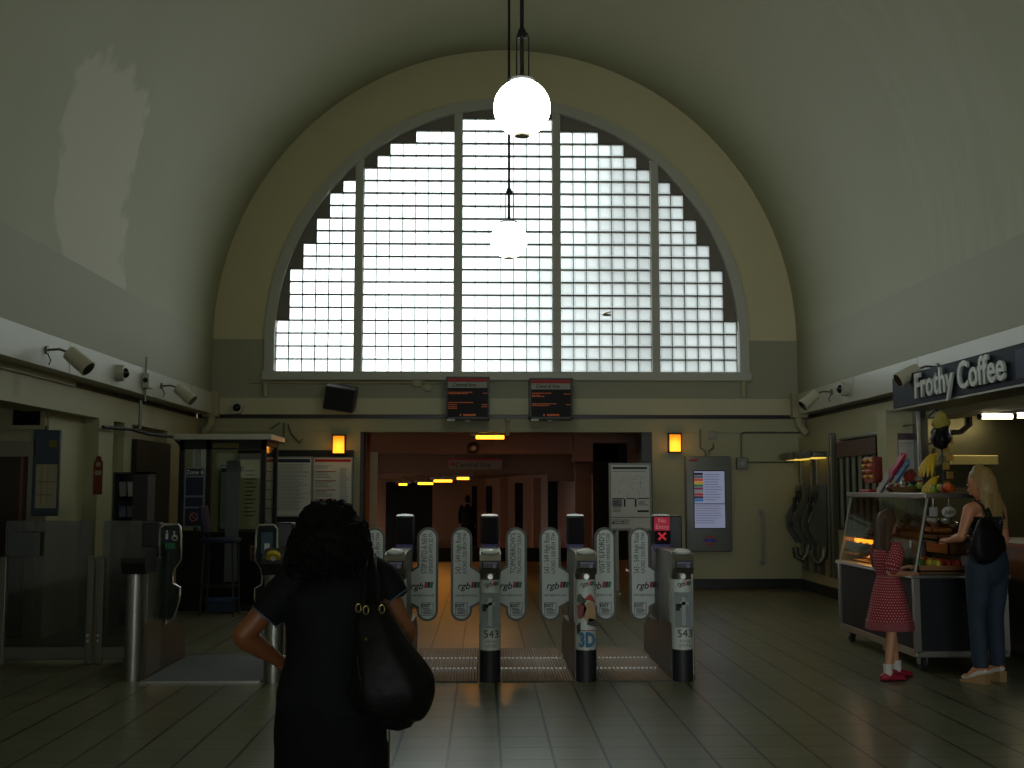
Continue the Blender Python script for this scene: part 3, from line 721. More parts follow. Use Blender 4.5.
# payphones on right wall
STEELP = mat('phone_steel', '#77786e', .38, metal=.8, var=.1)
def payphone(Y, label):
    t = thing('payphone', label, 'payphone', (4.9, Y, 0), 0, 'steel payphones on the right wall')
    q = MB(); q.b2((-.06, -.26, .95), (0, .26, 2.02)); q.build('backboard', mat('phone_back', '#6e6f5e', .5, metal=.3), t)
    q = MB(); q.b2((-.09, -.30, .3), (0, -.24, 2.05), .01); q.b2((-.09, .24, .3), (0, .30, 2.05), .01); q.build('side_rail', STEELP, t)
    q = MB(); q.b2((-.34, -.28, 1.97), (0, .28, 2.05), .02); q.cyl((-.34, -.28, 2.01), (-.34, .28, 2.01), .055); q.build('canopy', STEELP, t, True)
    q = MB(); q.b2((-.3, -.24, 1.955), (-.08, .24, 1.969)); q.build('canopy_lamp', emis('canopy_glow', '#d6b24a', .5), t)
    q = MB(); q.prism([(-.02, .95), (-.2, .95), (-.3, 1.05), (-.3, 1.22), (-.22, 1.48), (-.1, 1.6), (-.02, 1.6)], -.02, -.02) if False else None
    bm = q.bm
    for sy in (-.2, .18):
        poly = [(-.02, .72), (-.2, .72), (-.34, .95), (-.34, 1.12), (-.2, 1.38), (-.18, 1.58), (-.02, 1.58)]
        A = [bm.verts.new((p_[0], sy, p_[1])) for p_ in poly]; B = [bm.verts.new((p_[0], sy+.02, p_[1])) for p_ in poly]
        bm.faces.new(A); bm.faces.new(B[::-1])
        for i in range(len(poly)): bm.faces.new((A[i], A[(i+1) % len(poly)], B[(i+1) % len(poly)], B[i]))
    q.build('side_cheek', STEELP, t)
    q = MB(); q.b2((-.2, -.17, .9), (-.03, .17, 1.5), .02); q.build('phone_body', BLACK, t)
    q = MB(); q.tube([(-.24, -.08, 1.42), (-.28, -.08, 1.38), (-.28, -.08, 1.2), (-.24, -.08, 1.16)], .025, 8); q.build('handset', BLACK, t, True)
    q = MB()
    for i in range(4):
        for j in range(3): q.b2((-.206, .0+j*.04, 1.3-i*.04), (-.2, .025+j*.04, 1.325-i*.04))
    q.build('keypad', STEEL, t)
    q = MB(); q.tube([(-.26, -.08, 1.15), (-.34, -.1, 1.0), (-.36, -.16, .98), (-.36, -.24, 1.05), (-.3, -.25, 1.2)], .012, 8); q.build('cord', STEELD, t, True)
    q = MB(); q.tube([(-.05, 0, .72), (-.08, 0, .55), (-.16, 0, .48), (-.24, 0, .53), (-.26, 0, .66)], .05, 10); q.build('tray_pipe', STEELP, t, True)
    return t
payphone(16.8, 'farther of two steel payphones, next to the far right corner')
payphone(15.98, 'nearer of two steel payphones, left of the striped timetable frame')
q = MB(); q.b2((4.82, 15.56, .3), (4.9, 15.64, 2.3), .01); tag(q.build('cable_trunking', STEELP), 'tall steel trunking strip between nearer payphone and timetable frame', 'trunking')

# striped timetable frame on right wall
a = at(842, 446, X=4.9); b_ = at(881, 446, X=4.9); Y0, Y1 = b_.y, min(a.y, 15.5)
t = thing('timetable_frame', 'brown headed wall frame with dark vertical bars above the food cart', 'frame', (4.9, Y0, 1.0)); L = Y1-Y0
q = MB(); q.b2((-.05, 0, 0), (-.0, L, 1.14)); q.build('backing', mat('dull_pale_panel', '#77806a', .6), t)
q = MB(); q.b2((-.08, -.02, .95), (-.02, L+.02, 1.16), .005); q.build('header', BROWN, t)
for i in range(7):
    q = MB(); yy = L*i/6; q.b2((-.075, yy-.02, -.02), (-.04, yy+.02, .96)); q.build('bar', BLACK, t)
q = MB(); q.b2((-.07, -.02, -.03), (-.03, L+.02, .01)); q.build('bottom_rail', BLACK, t)
q = MB(); z_ = 2.2; q.cyl((4.86, 13.0, z_), (4.86, 15.2, z_), .03, n=10); q.cyl((4.8, 12.9, z_+.04), (4.8, 12.4, z_+.04), .012, n=8)
tag(q.build('conduit', STEELP, None, True), 'horizontal conduit on right wall above the striped frame', 'pipe')
# notice on the pier
Yp = 12.74
t, s, w, h = board('price_notice', 'white notice with brown heading on the pier beside coffee shop', 'notice', 897.5, 433, 918, 482, Yp-.0, .01, GREYINK, mat('dull_white_paper', '#a9a9a4', .6), .008)
printed(s, w, h, -.004, [(.02, .99, .98, .86)], mat('aubergine', '#40303a', .6), 'header'); printed(s, w, h, -.004, [(.08, .80, .85, .785), (.08, .74, .6, .73)], GREYINK)

# ---- left alcove: door, vent, map board, sign, rack, black door
YA = 11.8
def abox(x0, y0, x1, y1, out, th=0): return px_box(x0, y0, x1, y1, YA-out, out+th)
t = thing('ventilation_grille', 'cream framed wall vent high in the left alcove', 'vent', at(26.5, 417, Y=YA)); 
p0, p1 = abox(8, 404.5, 44.5, 429.5, .06); o_ = t.location
q = MB(); d0, d1 = p0-o_, p1-o_
for a, c_ in (((d0.x, d0.z), (d1.x, d0.z+.045)), ((d0.x, d1.z-.045), (d1.x, d1.z)), ((d0.x, d0.z), (d0.x+.05, d1.z)), ((d1.x-.05, d0.z), (d1.x, d1.z))): q.b2((a[0], -.06+.004*(c_[1]-a[1] > .1), a[1]), (c_[0], 0, c_[1]))
q.build('frame', mat('vent_frame', '#a39e7a', .5), t)
q = MB(); q.b2((d0.x+.04, -.02, d0.z+.04), (d1.x-.04, 0, d1.z-.04))
for i in range(7):
    zz = d0.z+.05+i*(d1.z-d0.z-.09)/7; q.box(((d0.x+d1.x)/2, -.03, zz+.01), (d1.x-d0.x-.09, .03, .004), Matrix.Rotation(.7, 3, 'X'))
q.build('louvre', BLACK, t)
p0, p1 = px_box(-30, 441, 33, 600, YA-.04, .04)
dr = MB(); dr.b2((p0.x, YA-.04, 0), (p0.x+.08, YA+.02, p1.z)); dr.b2((p1.x-.1, YA-.046, 0), (p1.x, YA+.02, p1.z)); dr.b2((p0.x, YA-.05, p1.z-.16), (p1.x, YA+.02, p1.z))
d = dr.build('door_6', mat('lift_frame', '#8b877a', .4, metal=.5)); d['kind'] = 'structure'
q = MB(); q.b2((p0.x+.08, YA-.015, 0), (p1.x-.12, YA+.01, p1.z-.16)); q.build('door_leaf', mat('dark_leaf', '#3d342a', .4, metal=.3), d)
q = MB(); q.b2((p1.x-.19, YA-.02, .0), (p1.x-.16, YA-.01, p1.z-.16)); q.build('edge_strip', mat('copper_strip', '#7a4a2c', .4), d)
t, s, w, h = board('information_board', 'blue information board with a pale map in the left alcove', 'noticeboard', 34, 430, 57, 516, YA-.05, .05, mat('slate_blue', '#3a444f', .5), mat('slate_blue_face', '#3f4b58', .5), .02)
printed(s, w, h, -.004, [(.15, .6, .95, .09)], mat('map_buff', '#a89f82', .6), 'map'); printed(s, w, h, -.004, [(.6, .88, .9, .8)], mat('ochre', '#7d6f2a', .6), 'badge')
printed(s, w, h, -.0061, [(.35, .58, .37, .12), (.2, .4, .9, .39), (.6, .55, .61, .15), (.2, .25, .8, .24)], mat('map_red', '#8a5a48', .6), 'map_line')
# red shaped sign on pilaster
p = at(98, 475, Y=12.84)
t = thing('wall_sign', 'small dark red arch topped sign on the left pilaster', 'sign', (p.x, 12.85, p.z))
hh = .22; q = MB(); q.prism([(-.05, -hh), (.05, -hh), (.05, hh-.07), (.035, hh-.06), (.03, hh-.02), (0, hh), (-.03, hh-.02), (-.035, hh-.06), (-.05, hh-.07)], -.012, 0); q.build('plate', mat('oxblood', '#6a2618', .5), t)
q = MB(); q.cyl((0, -.014, .12), (0, -.012, .12), .028); q.b2((-.035, -.014, .0), (.035, -.012, .05)); q.build('print', mat('sign_pale', '#9a8a78', .6), t)
# leaflet rack
p = at(125, 560, Y=12.0)
t = thing('leaflet_rack', 'dark leaflet rack with pale leaflets behind the left ticket gate', 'rack', (p.x, 12.1, 0)); wd = .37; top = at(125, 472, Y=12.0).z
q = MB(); q.b2((-wd/2, .0, 0), (-wd/2+.02, .3, top)); q.b2((wd/2-.16, 0, 0), (wd/2, .3, top)); q.b2((-wd/2, .28, 0), (wd/2, .3, top)); q.b2((-wd/2, 0, 0), (wd/2, .3, .05)); q.b2((-wd/2, 0, top-.02), (wd/2, .3, top)); q.build('case', DARKG, t)
for i in range(6):
    q = MB(); zz = .3+i*.22; q.box((-.07, .15, zz), (wd-.2, .24, .008), Matrix.Rotation(.5, 3, 'X')); q.build('shelf', DARKG, t)
for i in range(6):
    for j in range(2):
        if (i*2+j) % 3 == 0 and i < 4: continue
        q = MB(); q.box((0, 0, 0), (.075, .006, .16), Matrix.Rotation(.25, 3, 'X'))
        o = q.build('leaflet', [PAPER, mat('leaflet_blue', '#6f7f9a', .6), mat('leaflet_grey', '#8d8d88', .6)][(i+j) % 3]); o.location = (p.x-.115+j*.09, 12.22, .42+i*.22)
        tag(o, 'pale leaflet standing on a shelf of the dark leaflet rack', 'leaflet', 'leaflets in the dark rack')
# black door in left wall
a = at(149, 440, X=-4.3); b_ = at(178, 444, X=-4.3)
q = MB(); q.b2((-4.56, 14.07, 0), (-4.3, 15.58, 2.14)); dd_ = struct(q, 'door_7', mat('near_black_door', '#0d0c0b', .35))
q = MB(); q.cyl((-4.3, 14.2, 1.0), (-4.25, 14.2, 1.0), .025); q.build('door_knob', STEELD, dd_, True)

# ---- glazed kiosk
KX0, KX1, KY0, KY1, KH = -4.05, -2.95, 14.4, 15.3, 2.2
a = at(178, 500, Y=14.4); KX0 = a.x; KX1 = at(265, 500, Y=14.4).x; KH = at(220, 436, Y=14.4).z
t = thing('glass_kiosk', 'black framed glass attendant kiosk with white roof in the far left', 'kiosk', (KX0, KY0, 0))
W_, D_ = KX1-KX0, .85
q = MB(); q.b2((-.06, -.08, KH-.05), (W_+.08, D_+.05, KH+.02), .01); q.build('roof', WHITEP, t)
for i, (x_, y_) in enumerate(((0, 0), (W_-.06, 0), (0, D_-.06), (W_-.06, D_-.06), (.34, 0))):
    q = MB(); q.b2((x_, y_, 0), (x_+.06, y_+.06, KH-.05)); q.build('post', BLACK, t)
q = MB(); q.b2((0, 0, KH-.17), (W_, .06, KH-.05)); q.b2((W_-.06, 0, KH-.12), (W_, D_, KH-.05)); q.build('head_rail', BLACK, t)
q = MB(); q.b2((.02, .02, 0), (.35, .05, 1.0)); q.b2((.02, D_-.04, 0), (W_-.02, D_, .95)); q.b2((W_-.05, .02, 0), (W_-.01, D_, .98)); q.b2((.02, .02, 0), (.05, D_, .95)); q.build('lower_panel', BLACK, t)
q = MB(); q.b2((0, 0, 0), (W_, D_, .06)); q.build('floor_step', BLACK, t)
for nm, A_, B_ in (('pane', (.06, .025, 1.0), (.34, .035, KH-.17)), ('pane', (.06, D_-.03, .95), (W_-.06, D_-.02, KH-.1)), ('pane', (W_-.035, .06, .98), (W_-.025, D_-.06, KH-.12))):
    q = MB(); q.b2(A_, B_); q.build(nm, GLASS, t)
q = MB(); q.b2((.07, .012, 1.04), (.33, .022, 1.80)); s = q.build('notice_strip', mat('pale_grey_vinyl', '#80858a', .5), t)
for zz0, zz1 in ((1.69, 1.78), (1.44, 1.67), (1.30, 1.42), (1.06, 1.28)):
    q = MB(); q.b2((.09, .008, zz0), (.31, .013, zz1)); q.build('notice', NAVY, s)
text('Zone 6', .075, PAPER, s, FRONT(.2, .007, 1.733), off=.001)
q = MB(); n = 20; cx, cz = .2, 1.17
for i in range(n):
    a_, c_ = 2*PI*i/n, 2*PI*(i+1)/n
    q.prism([(cx+.055*math.cos(a_), cz+.055*math.sin(a_)), (cx+.055*math.cos(c_), cz+.055*math.sin(c_)), (cx+.042*math.cos(c_), cz+.042*math.sin(c_)), (cx+.042*math.cos(a_), cz+.042*math.sin(a_))], .004, .007)
q.box((cx, .005, cz), (.1, .004, .011), Matrix.Rotation(.8, 3, 'Y')); q.build('no_smoking_sign', mat('sign_salmon', '#b0685a', .5), s)
q = MB(); q.b2((.42, D_-.06, .3), (.6, D_-.05, 1.9)); q.build('inner_notice', mat('pale_grey_vinyl2', '#7c8083', .6), t)
q = MB(); q.b2((.42, .02, KH-.15), (.75, -.01, KH-.09)); q.build('destination_strip', mat('dim_yellow', '#5d5420', .5), t)
# stool in front of the kiosk
sp_ = at(222, 585, Y=14.0)
t = thing('bar_stool', 'tall dark stool with backrest standing in front of the kiosk', 'stool', (sp_.x, 13.9, 0))
q = MB(); q.box((0, 0, .9), (.42, .36, .06), None, .02); q.build('seat', NAVY, t, True)
q = MB(); q.box((-.2, .0, 1.15), (.04, .34, .34), Matrix.Rotation(-.15, 3, 'Y'), .015); q.build('backrest', NAVY, t, True)
for sx in (-1, 1):
    for sy in (-1, 1):
        q = MB(); q.cyl((sx*.17, sy*.14, .88), (sx*.2, sy*.17, .0), .014, n=8); q.build('leg', DARKG, t, True)
q = MB(); q.tube([(-.19, -.155, .35), (.19, -.155, .35), (.19, .155, .35), (-.19, .155, .35)], .01, 6, True); q.tube([(-.17, -.14, .88), (-.21, -.14, 1.1)], .012, 6); q.tube([(-.17, .14, .88), (-.21, .14, 1.1)], .012, 6); q.build('foot_rail', DARKG, t, True)
t = thing('plastic_crate', 'blue plastic bag or crate on floor under the kiosk stool', 'crate', (sp_.x-.05, 14.2, 0))
q = MB(); q.b2((-.17, -.1, 0), (.17, .1, .015)); 
for a_, c_ in (((-.17, -.1), (.17, -.085)), ((-.17, .085), (.17, .1)), ((-.17, -.1), (-.155, .1)), ((.155, -.1), (.17, .1))): q.b2((a_[0], a_[1], 0), (c_[0], c_[1], .16))
q.build('body', mat('crate_blue', '#2c3c58', .5), t); q = MB(); q.b2((-.18, -.11, .15), (.18, -.09, .18)); q.b2((-.18, .09, .15), (.18, .11, .18)); q.build('rim', mat('crate_blue2', '#3a5480', .5), t)
# small picture sheet on kiosk lower panel
p = at(248, 557, Y=14.36)
q = MB(); q.b2((KX0+.72, 14.39, .93-.28), (KX0+.98, 14.40, .93)) if False else None
t = thing('picture_sheet', 'white sheet with four reddish pictures on the kiosk lower panel', 'sheet', (p.x, 15.1, .68))
q = MB(); q.b2((-.13, 0, -.1), (.13, .004, .1)); q.build('paper', mat('aged_paper', '#9a8f80', .6), t)
for i in range(4):
    q = MB(); x_, z_ = (-.07, .07)[i % 2], (-.05, .05)[i//2]; q.cyl((x_, -.003, z_), (x_, 0, z_), .036); q.build('picture', mat('faded_red', '#8a3a28', .6), t)

# ---- corridor lamps, sign, clock mirror
def passage_lamp(x0, x1, y, Y, label, e):
    a, c_ = at(x0, y, Y=Y), at(x1, y, Y=Y); L = c_.x-a.x
    t = thing('tube_light', label, 'lamp', ((a.x+c_.x)/2, Y, a.z), 0, 'orange lit tube lights in the passage')
    q = MB(); q.b2((-L/2-.1, -.07, .03), (L/2+.1, .07, .09), .01); q.build('housing', PLASTIC, t)
    q = MB(); q.cyl((-L/2, 0, 0), (L/2, 0, 0), .028, n=12); q.build('tube', SODIUM, t, True)
    l = bpy.data.lights.new('tube_light_source', 'AREA'); l.shape = 'RECTANGLE'; l.size = L; l.size_y = .1; l.color = (1, .42, .08); l.energy = e
    o = bpy.data.objects.new('tube_light_source', l); C.objects.link(o); o.location = (t.location.x, Y, a.z-.06)
    q = MB(); q.cyl((0, 0, .09), (0, 0, max(.1, (2.55 if Y < 20 else 1.97)-a.z)), .01, n=6); q.build('stem', PLASTIC, t)
passage_lamp(476, 504, 437.3, 18.1, 'nearest orange tube light just inside the opening', PLAMP)
passage_lamp(434, 452, 481, 27.5, 'longest orange tube light in the middle of the distant row', PLAMP*.6)
passage_lamp(418, 433, 483.6, 31, 'second orange tube light from the left in the distant row', PLAMP*.5)
passage_lamp(399, 407, 484.5, 34, 'leftmost faint orange tube light in the distant row', PLAMP*.25)
passage_lamp(457, 469, 478.5, 25.6, 'rightmost dim orange tube light in the distant row', PLAMP*.2)
p0, p1 = px_box(448.5, 458.5, 502, 469.5, 24.0, .0); w, h = p1.x-p0.x, p1.z-p0.z
t = thing('line_sign', 'hanging sign reading Central line in the orange lit passage', 'sign', (p0.x, 24.0, p0.z))
q = MB(); q.b2((0, 0, 0), (w, .05, h), .006); q.build('panel', mat('sign_cream', '#83664a', .6), t)
q = MB(); q.b2((0, -.003, h-.04), (w, 0, h)); q.build('red_stripe', REDINK, t)
text('Central line', .16, INK, t, FRONT(w*.46, -.002, h*.42), off=.001)
q = MB(); q.cyl((w*.08, -.005, h*.5), (w*.08, -.001, h*.5), .05); q.build('roundel', REDINK, t)
q = MB(); q.cyl((.1, .02, h), (.1, .02, h+.1), .01); q.cyl((w-.1, .02, h), (w-.1, .02, h+.1), .01); q.build('hanger', STEELD, t)
p = at(473, 448, Y=19.55)
t = thing('round_mirror', 'round safety mirror hanging on passage beam above the hanging sign', 'mirror', (p.x, 19.5, p.z))
q = MB(); q.cyl((0, 0, 0), (0, .05, 0), .11, n=28); q.build('rim', BLACK, t, True); q = MB(); q.sph((0, .0, 0), .1, (1, .2, 1)); q.build('mirror_face', mat('mirror_face', '#4a3524', .3, metal=.9), t, True)
q = MB(); q.tube([at(507.5, 421, Y=YE-.05), at(507.5, 434, Y=YE-.05)], .025, 8); q.sph(at(507.5, 420, Y=YE-.06), .045); q.sph(at(507.5, 433, Y=YE-.06), .04)
tag(q.build('pipe_stub', CREAM, None, True), 'short cream pipe stub on the lintel above the opening', 'pipe')
# ================================================================== ticket gates
GBODY = mat('gate_steel', '#7f7b6e', .42, metal=.75, var=.12, scale=8)
GDARK = mat('gate_plastic', '#1c1c20', .4)
GKICK = mat('gate_kick', '#2c2e31', .5, metal=.3)
CHEV = [mat('logo_red', '#b01c2c', .5), mat('logo_dark', '#23242c', .5), mat('logo_green', '#167a5c', .5)]
PADRIM = mat('paddle_rim', '#55584f', .45, metal=.2)
def F(y, x, z, rot=0):   # text frame facing -Y
    return Matrix.Translation((x, y, z)) @ Matrix.Rotation(PI/2, 4, 'X') @ Matrix.Rotation(rot, 4, 'Z')
def logo(parent, x, y, z, s, part='lettering'):
    text('rgb', s, mat('logo_black', '#101116', .5), parent, F(y, x, z), shear=.28, off=.0012*s/.08, ext=.0008, align='RIGHT')
    for i, m in enumerate(CHEV):
        q = MB(); x0 = x+s*.1+i*s*.3; sh = s*.12; h = s*.62; z0 = z-s*.18
        q.prism([(x0, z0), (x0+s*.28, z0), (x0+s*.28+sh, z0+h), (x0+sh, z0+h)], y-.0008, y+.0008); q.build('logo_bar', m, parent)
def pill(hw, z0, z1, hx, za, zb, zc, zd, n=14):
    """outline of a retractable gate leaf; hinge lobe on +x: from za (upper junction) / zb..zc apex / zd lower junction"""
    pts = []
    for i in range(n+1):
        a = PI-PI*i/n; pts.append((hw*math.cos(a), z1-hw+hw*math.sin(a)))
    pts += [(hw, za), (hx, zb), (hx, zc), (hw, zd)]
    for i in range(n+1):
        a = -PI*i/n; pts.append((hw*math.cos(a), z0+hw+hw*math.sin(a)))
    return pts
def ad_paddle(parent, x, y, side, big, small):
    """side: +1 hinge lobe towards +x"""
    o_ = pill(.095, .345, 1.175, .27, .83, .715, .56, .46); i_ = pill(.074, .366, 1.154, .262, .822, .70, .575, .475)
    if side < 0: o_ = [(-a, b) for a, b in o_]; i_ = [(-a, b) for a, b in i_]
    q = MB(); q.prism(o_, -.012, .012); pd = q.build('paddle', PADRIM, parent); pd.location = (x, y, 0)
    q = MB(); q.prism(i_, -.0145, -.0118); q.build('face', WHITE, pd)
    ex = .06*side
    text(big, .07, INK, pd, F(-.015, -.028, .945, PI/2), ext=.0006, width=.36)
    text(small, .05, INK, pd, F(-.015, .03, .945, PI/2), ext=.0006, width=.36)
    lx = (-.066+.15) if side > 0 else (-.03)
    if side > 0: logo(pd, .075, -.0155, .655, .085)
    else: logo(pd, -.04, -.0155, .655, .085)
    text('www.rgbdirect.co.uk', .034, INK, pd, F(-.015, ex*.7, .575), ext=.0006, width=.2)
    q = MB()
    for a, b in (((-.055, .395), (.055, .40)), ((-.055, .505), (.055, .51)), ((-.055, .395), (-.05, .51)), ((.05, .395), (.055, .51))): q.b2((a[0], -.0158, a[1]), (b[0], -.014, b[1]))
    q.build('label_border', GREYINK, pd)
    text('EXIT', .04, INK, pd, F(-.0155, -.012, .482), ext=.0006, off=.0014)
    q = MB()
    for k, (a, b) in enumerate(((-.04, .02), (-.04, .035), (-.03, .045), (-.04, .03), (-.035, .045))): q.b2((a, -.0158, .455-k*.011), (b, -.014, .46-k*.011))
    q.build('label_print', INK, pd)
    return pd
def wide_leaf(parent, x, y, side, sign):
    """chrome hooped glass leaf, hinge side = -side"""
    w = .088
    out = [(-w, .44), (-w, 1.19), (-w+.03, 1.22), (w-.03, 1.22), (w-.01, 1.2), (w, 1.12), (w, .93), (w*.45, .86), (w*.3, .80), (w*.35, .73), (w, .70), (w, .62), (w*.85, .55), (w*.45, .44)]
    if side < 0: out = [(-a, b) for a, b in out]
    pd = bpy.data.objects.new('glass_leaf', None); C.objects.link(pd); pd.parent = parent; pd.location = (x, y, 0)
    q = MB(); q.prism(out, -.004, .004); q.build('pane', mat('green_tinted_glass', '#1a2a26', .15, alpha=.75), pd)
    q = MB(); q.tube([(a, 0, b) for a, b in out], .011, 8, True); q.build('hoop', CHROME, pd, True)
    if sign:
        q = MB(); q.b2((-w*.8, -.008, 1.08), (w*.7, -.005, 1.18)); q.build('blue_sign', NAVY, pd)
        q = MB(); q.cyl((-.03, -.0095, 1.165), (-.03, -.008, 1.165), .009); q.b2((-.04, -.0095, 1.10), (-.02, -.008, 1.15)); q.cyl((.03, -.0095, 1.16), (.03, -.008, 1.16), .008); q.b2((.025, -.0095, 1.125), (.035, -.008, 1.15)); q.b2((.025, -.0095, 1.12), (.05, -.008, 1.127))
        n = 14
        for i in range(n):
            a, c_ = 2*PI*i/n, 2*PI*(i+1)/n; r1, r0 = .024, .018
            q.prism([(.035+r1*math.cos(a), 1.112+r1*math.sin(a)), (.035+r1*math.cos(c_), 1.112+r1*math.sin(c_)), (.035+r0*math.cos(c_), 1.112+r0*math.sin(c_)), (.035+r0*math.cos(a), 1.112+r0*math.sin(a))], -.0095, -.008)
        q.build('pictogram', PAPER, pd)
        q = MB(); q.b2((-w*.5, -.008, 1.02), (w*.45, -.005, 1.07)); q.build('green_sign', GREENINK, pd)
    else:
        q = MB(); q.b2((-w*.5, -.008, .98), (w*.55, -.005, 1.16)); q.build('blue_sign', mat('poster_blue', '#2a4a5c', .5), pd); q = MB(); q.b2((-w*.2, -.010, .96), (w*.3, -.008, 1.07)); q.build('small_label', PAPER, pd)
    q = MB()
    for zz in (.6, 1.0): q.cyl((-side*w, 0, zz), (-side*(w+.05), .02, zz), .02, n=10)
    q.build('hinge', DARKG, pd, True)
    return pd
def gate(x, y, label, ad, paddles=(), wide=False, red=False, L=1.66, side_post=False):
    t = thing('ticket_gate', label, 'ticket gate', (x, y, 0), 0, 'ticket gates across the hall')
    R_ = .078
    def halfround(z0, z1, r, y1=.3, n=12):
        q = MB(); pts = [(r*math.cos(PI+PI*i/n), r+(r)*math.sin(PI+PI*i/n)-(r-R_)) for i in range(n+1)]
        pts += [(r, y1), (-r, y1)]
        q.prism(pts, z0, z1, 'xy'); return q
    if wide:
        q = MB(); q.cyl((0, .072, 0), (0, .072, .845), .072, n=28); q.build('nose_column', STEEL, t, True)
        q = MB(); q.prism([(.0, .84), (-.04, .93), (-.03, .97), (.12, 1.04), (.3, 1.04), (.3, .84)], -.095, .095, 'yz'); q.build('reader_head', GDARK, t)
        q = MB(); q.b2((-.09, .1, .02), (.09, .5, .95), .01); q.build('cabinet', GBODY, t)
        q = MB(); q.b2((-.075, .42, .9), (.075, .56, 1.24), .015); q.build('display', GDARK, t)
        q = MB(); q.b2((-.05, .41, 1.0), (.06, .42, 1.03)); q.build('display_strip', mat('dim_violet', '#4a4a6a', .4), t)
        q = MB(); q.cyl((.1, .6, .38), (.1, .6, .98), .012, n=8); q.build('guard_rod', CHROME, t, True)
    else:
        q = halfround(0, .245, R_+.004); q.build('kick_base', GKICK, t, True, ang=30)
        q = halfround(.245, .85, R_); q.build('nose_column', GBODY, t, True, ang=30)
        q = halfround(.25, .80, R_+.003, .16); wr = q.build('advert_wrap', WHITE, t, True, ang=30)
        q = MB(); q.prism([(.02, .84), (-.03, .89), (-.045, .955), (.0, 1.0), (.12, 1.015), (.72, 1.015), (.72, .34), (.2, .34), (.2, .86)], -.084, .084, 'yz'); q.build('cabinet', GBODY, t)
        q = MB(); q.b2((-.066, -.05, .89), (.066, -.02, .95), .008); q.build('ticket_slot', GDARK, t)
        q = MB(); q.b2((-.055, -.055, .93), (.055, -.048, .943)); q.b2((.02, -.055, .895), (.045, -.048, .925)); q.build('slot_label', mat('dim_violet2', '#6c6c92', .4), t)
        q = MB(); q.sph((0, .06, 1.01), .08, (.95, .8, .38), 20, 10); q.build('card_reader', GDARK, t, True)
        q = MB(); q.sph((0, .035, 1.017), .074, (.98, .75, .36), 20, 10); q.build('reader_highlight', mat('reader_shine', '#e6e8e4', .15), t, True)  # pale dome paints the white highlight on top of the reader
        q = MB(); q.cyl((0, -.002, .825), (0, -.012, .825), .02, n=18); q.cyl((.0, -.012, .825), (.0, -.018, .825), .009); q.build('lock', STEEL, t, True)
        logo(wr, .015, -.0045, .765, .05)
        if ad == 'figure':
            q = MB(); q.b2((-.07, -.0045, .425), (.078, .004, .70)); q.build('picture', mat('ad_grey', '#7d8888', .45, var=.3, scale=12), wr)
            q = MB(); q.b2((-.015, -.007, .44), (.015, -.0045, .66)); q.b2((-.03, -.007, .6), (.04, -.0045, .625)); q.build('picture_figure', mat('ad_silver', '#a3adad', .35), wr)
            q = MB(); q.b2((-.062, -.007, .555), (-.03, -.0045, .61)); q.b2((-.035, -.007, .58), (-.015, -.0045, .61)); q.build('picture_mark', INK, wr)
            text('543', .085, INK, wr, F(-.0045, .01, .375), ext=.0008, width=.115)
            text('HIGH ROAD', .03, GREYINK, wr, F(-.0045, .01, .318), ext=.0006, width=.09); text('ILFORD', .035, GREYINK, wr, F(-.0045, .01, .284), ext=.0006, width=.095)
        else:
            for nm, pts, m in (('picture_patch', [(-.075, .60), (-.02, .62), (.0, .57), (-.03, .50), (-.07, .49)], mat('ad_rust', '#7d2a22', .5, var=.3)), ('picture_patch', [(-.02, .60), (.05, .65), (.07, .56), (.06, .48), (.0, .47), (-.03, .52)], mat('ad_tan', '#b08a5c', .5, var=.2)), ('picture_patch', [(-.03, .64), (.03, .69), (.08, .62), (.03, .64)], mat('ad_red', '#a8241c', .5, var=.3)), ('picture_patch', [(-.07, .68), (-.05, .69), (.0, .63), (-.03, .60), (-.08, .63)], mat('ad_olive', '#3d4033', .5, var=.3)), ('picture_patch', [(.02, .50), (.07, .49), (.08, .43), (.0, .45)], mat('ad_black', '#1a1718', .5)), ('picture_patch', [(-.08, .44), (-.05, .47), (-.05, .40), (-.075, .37)], INK)):
                q = MB(); q.prism(pts, -.0075 if nm else 0, .006); q.build(nm, m, wr)
            text('3D', .15, mat('ad_blue', '#1d6a8c', .5), wr, F(-.0045, 0, .325), ext=.001, off=.008, width=.13)
            q = MB(); q.b2((-.055, -.007, .398), (0, -.004, .406)); q.build('print', GREYINK, wr); q = MB(); q.b2((.004, -.007, .398), (.06, -.004, .406)); q.build('print_red', REDINK, wr)
        q = MB(); q.b2((-.055, .85, .3), (.055, 1.35, 1.0), .01); q.build('mechanism_post', GDARK, t)
        q = MB(); q.b2((-.082, 1.05, 1.03), (.082, 1.16, 1.285), .02); q.b2((-.05, 1.08, .9), (.05, 1.14, 1.04)); q.build('display', GDARK, t, True)
        q = MB(); q.b2((-.065, 1.04, 1.05), (.065, 1.052, 1.262)); sc = q.build('display_screen', mat('gate_screen', '#08080a', .6, spec=.2), t)
        q = MB(); q.prism([(-.076, 1.28), (.076, 1.28), (.066, 1.293), (0, 1.298), (-.066, 1.293)], 1.055, 1.155); q.build('display_cap', mat('cap_silver', '#a8aaa8', .25, metal=.6), t)
        q = MB(); q.b2((-.075, 1.03, .965), (.075, 1.05, 1.03)); q.build('display_strip', mat('violet_label', '#4b4472', .5, emit='#3c3478', es=.02), t)
        q = MB()
        for i in range(7): q.b2((-.062+i*.018, 1.027, .984), (-.05+i*.018, 1.031, 1.012))
        q.build('strip_print', mat('violet_ink', '#8d88b4', .5), t)
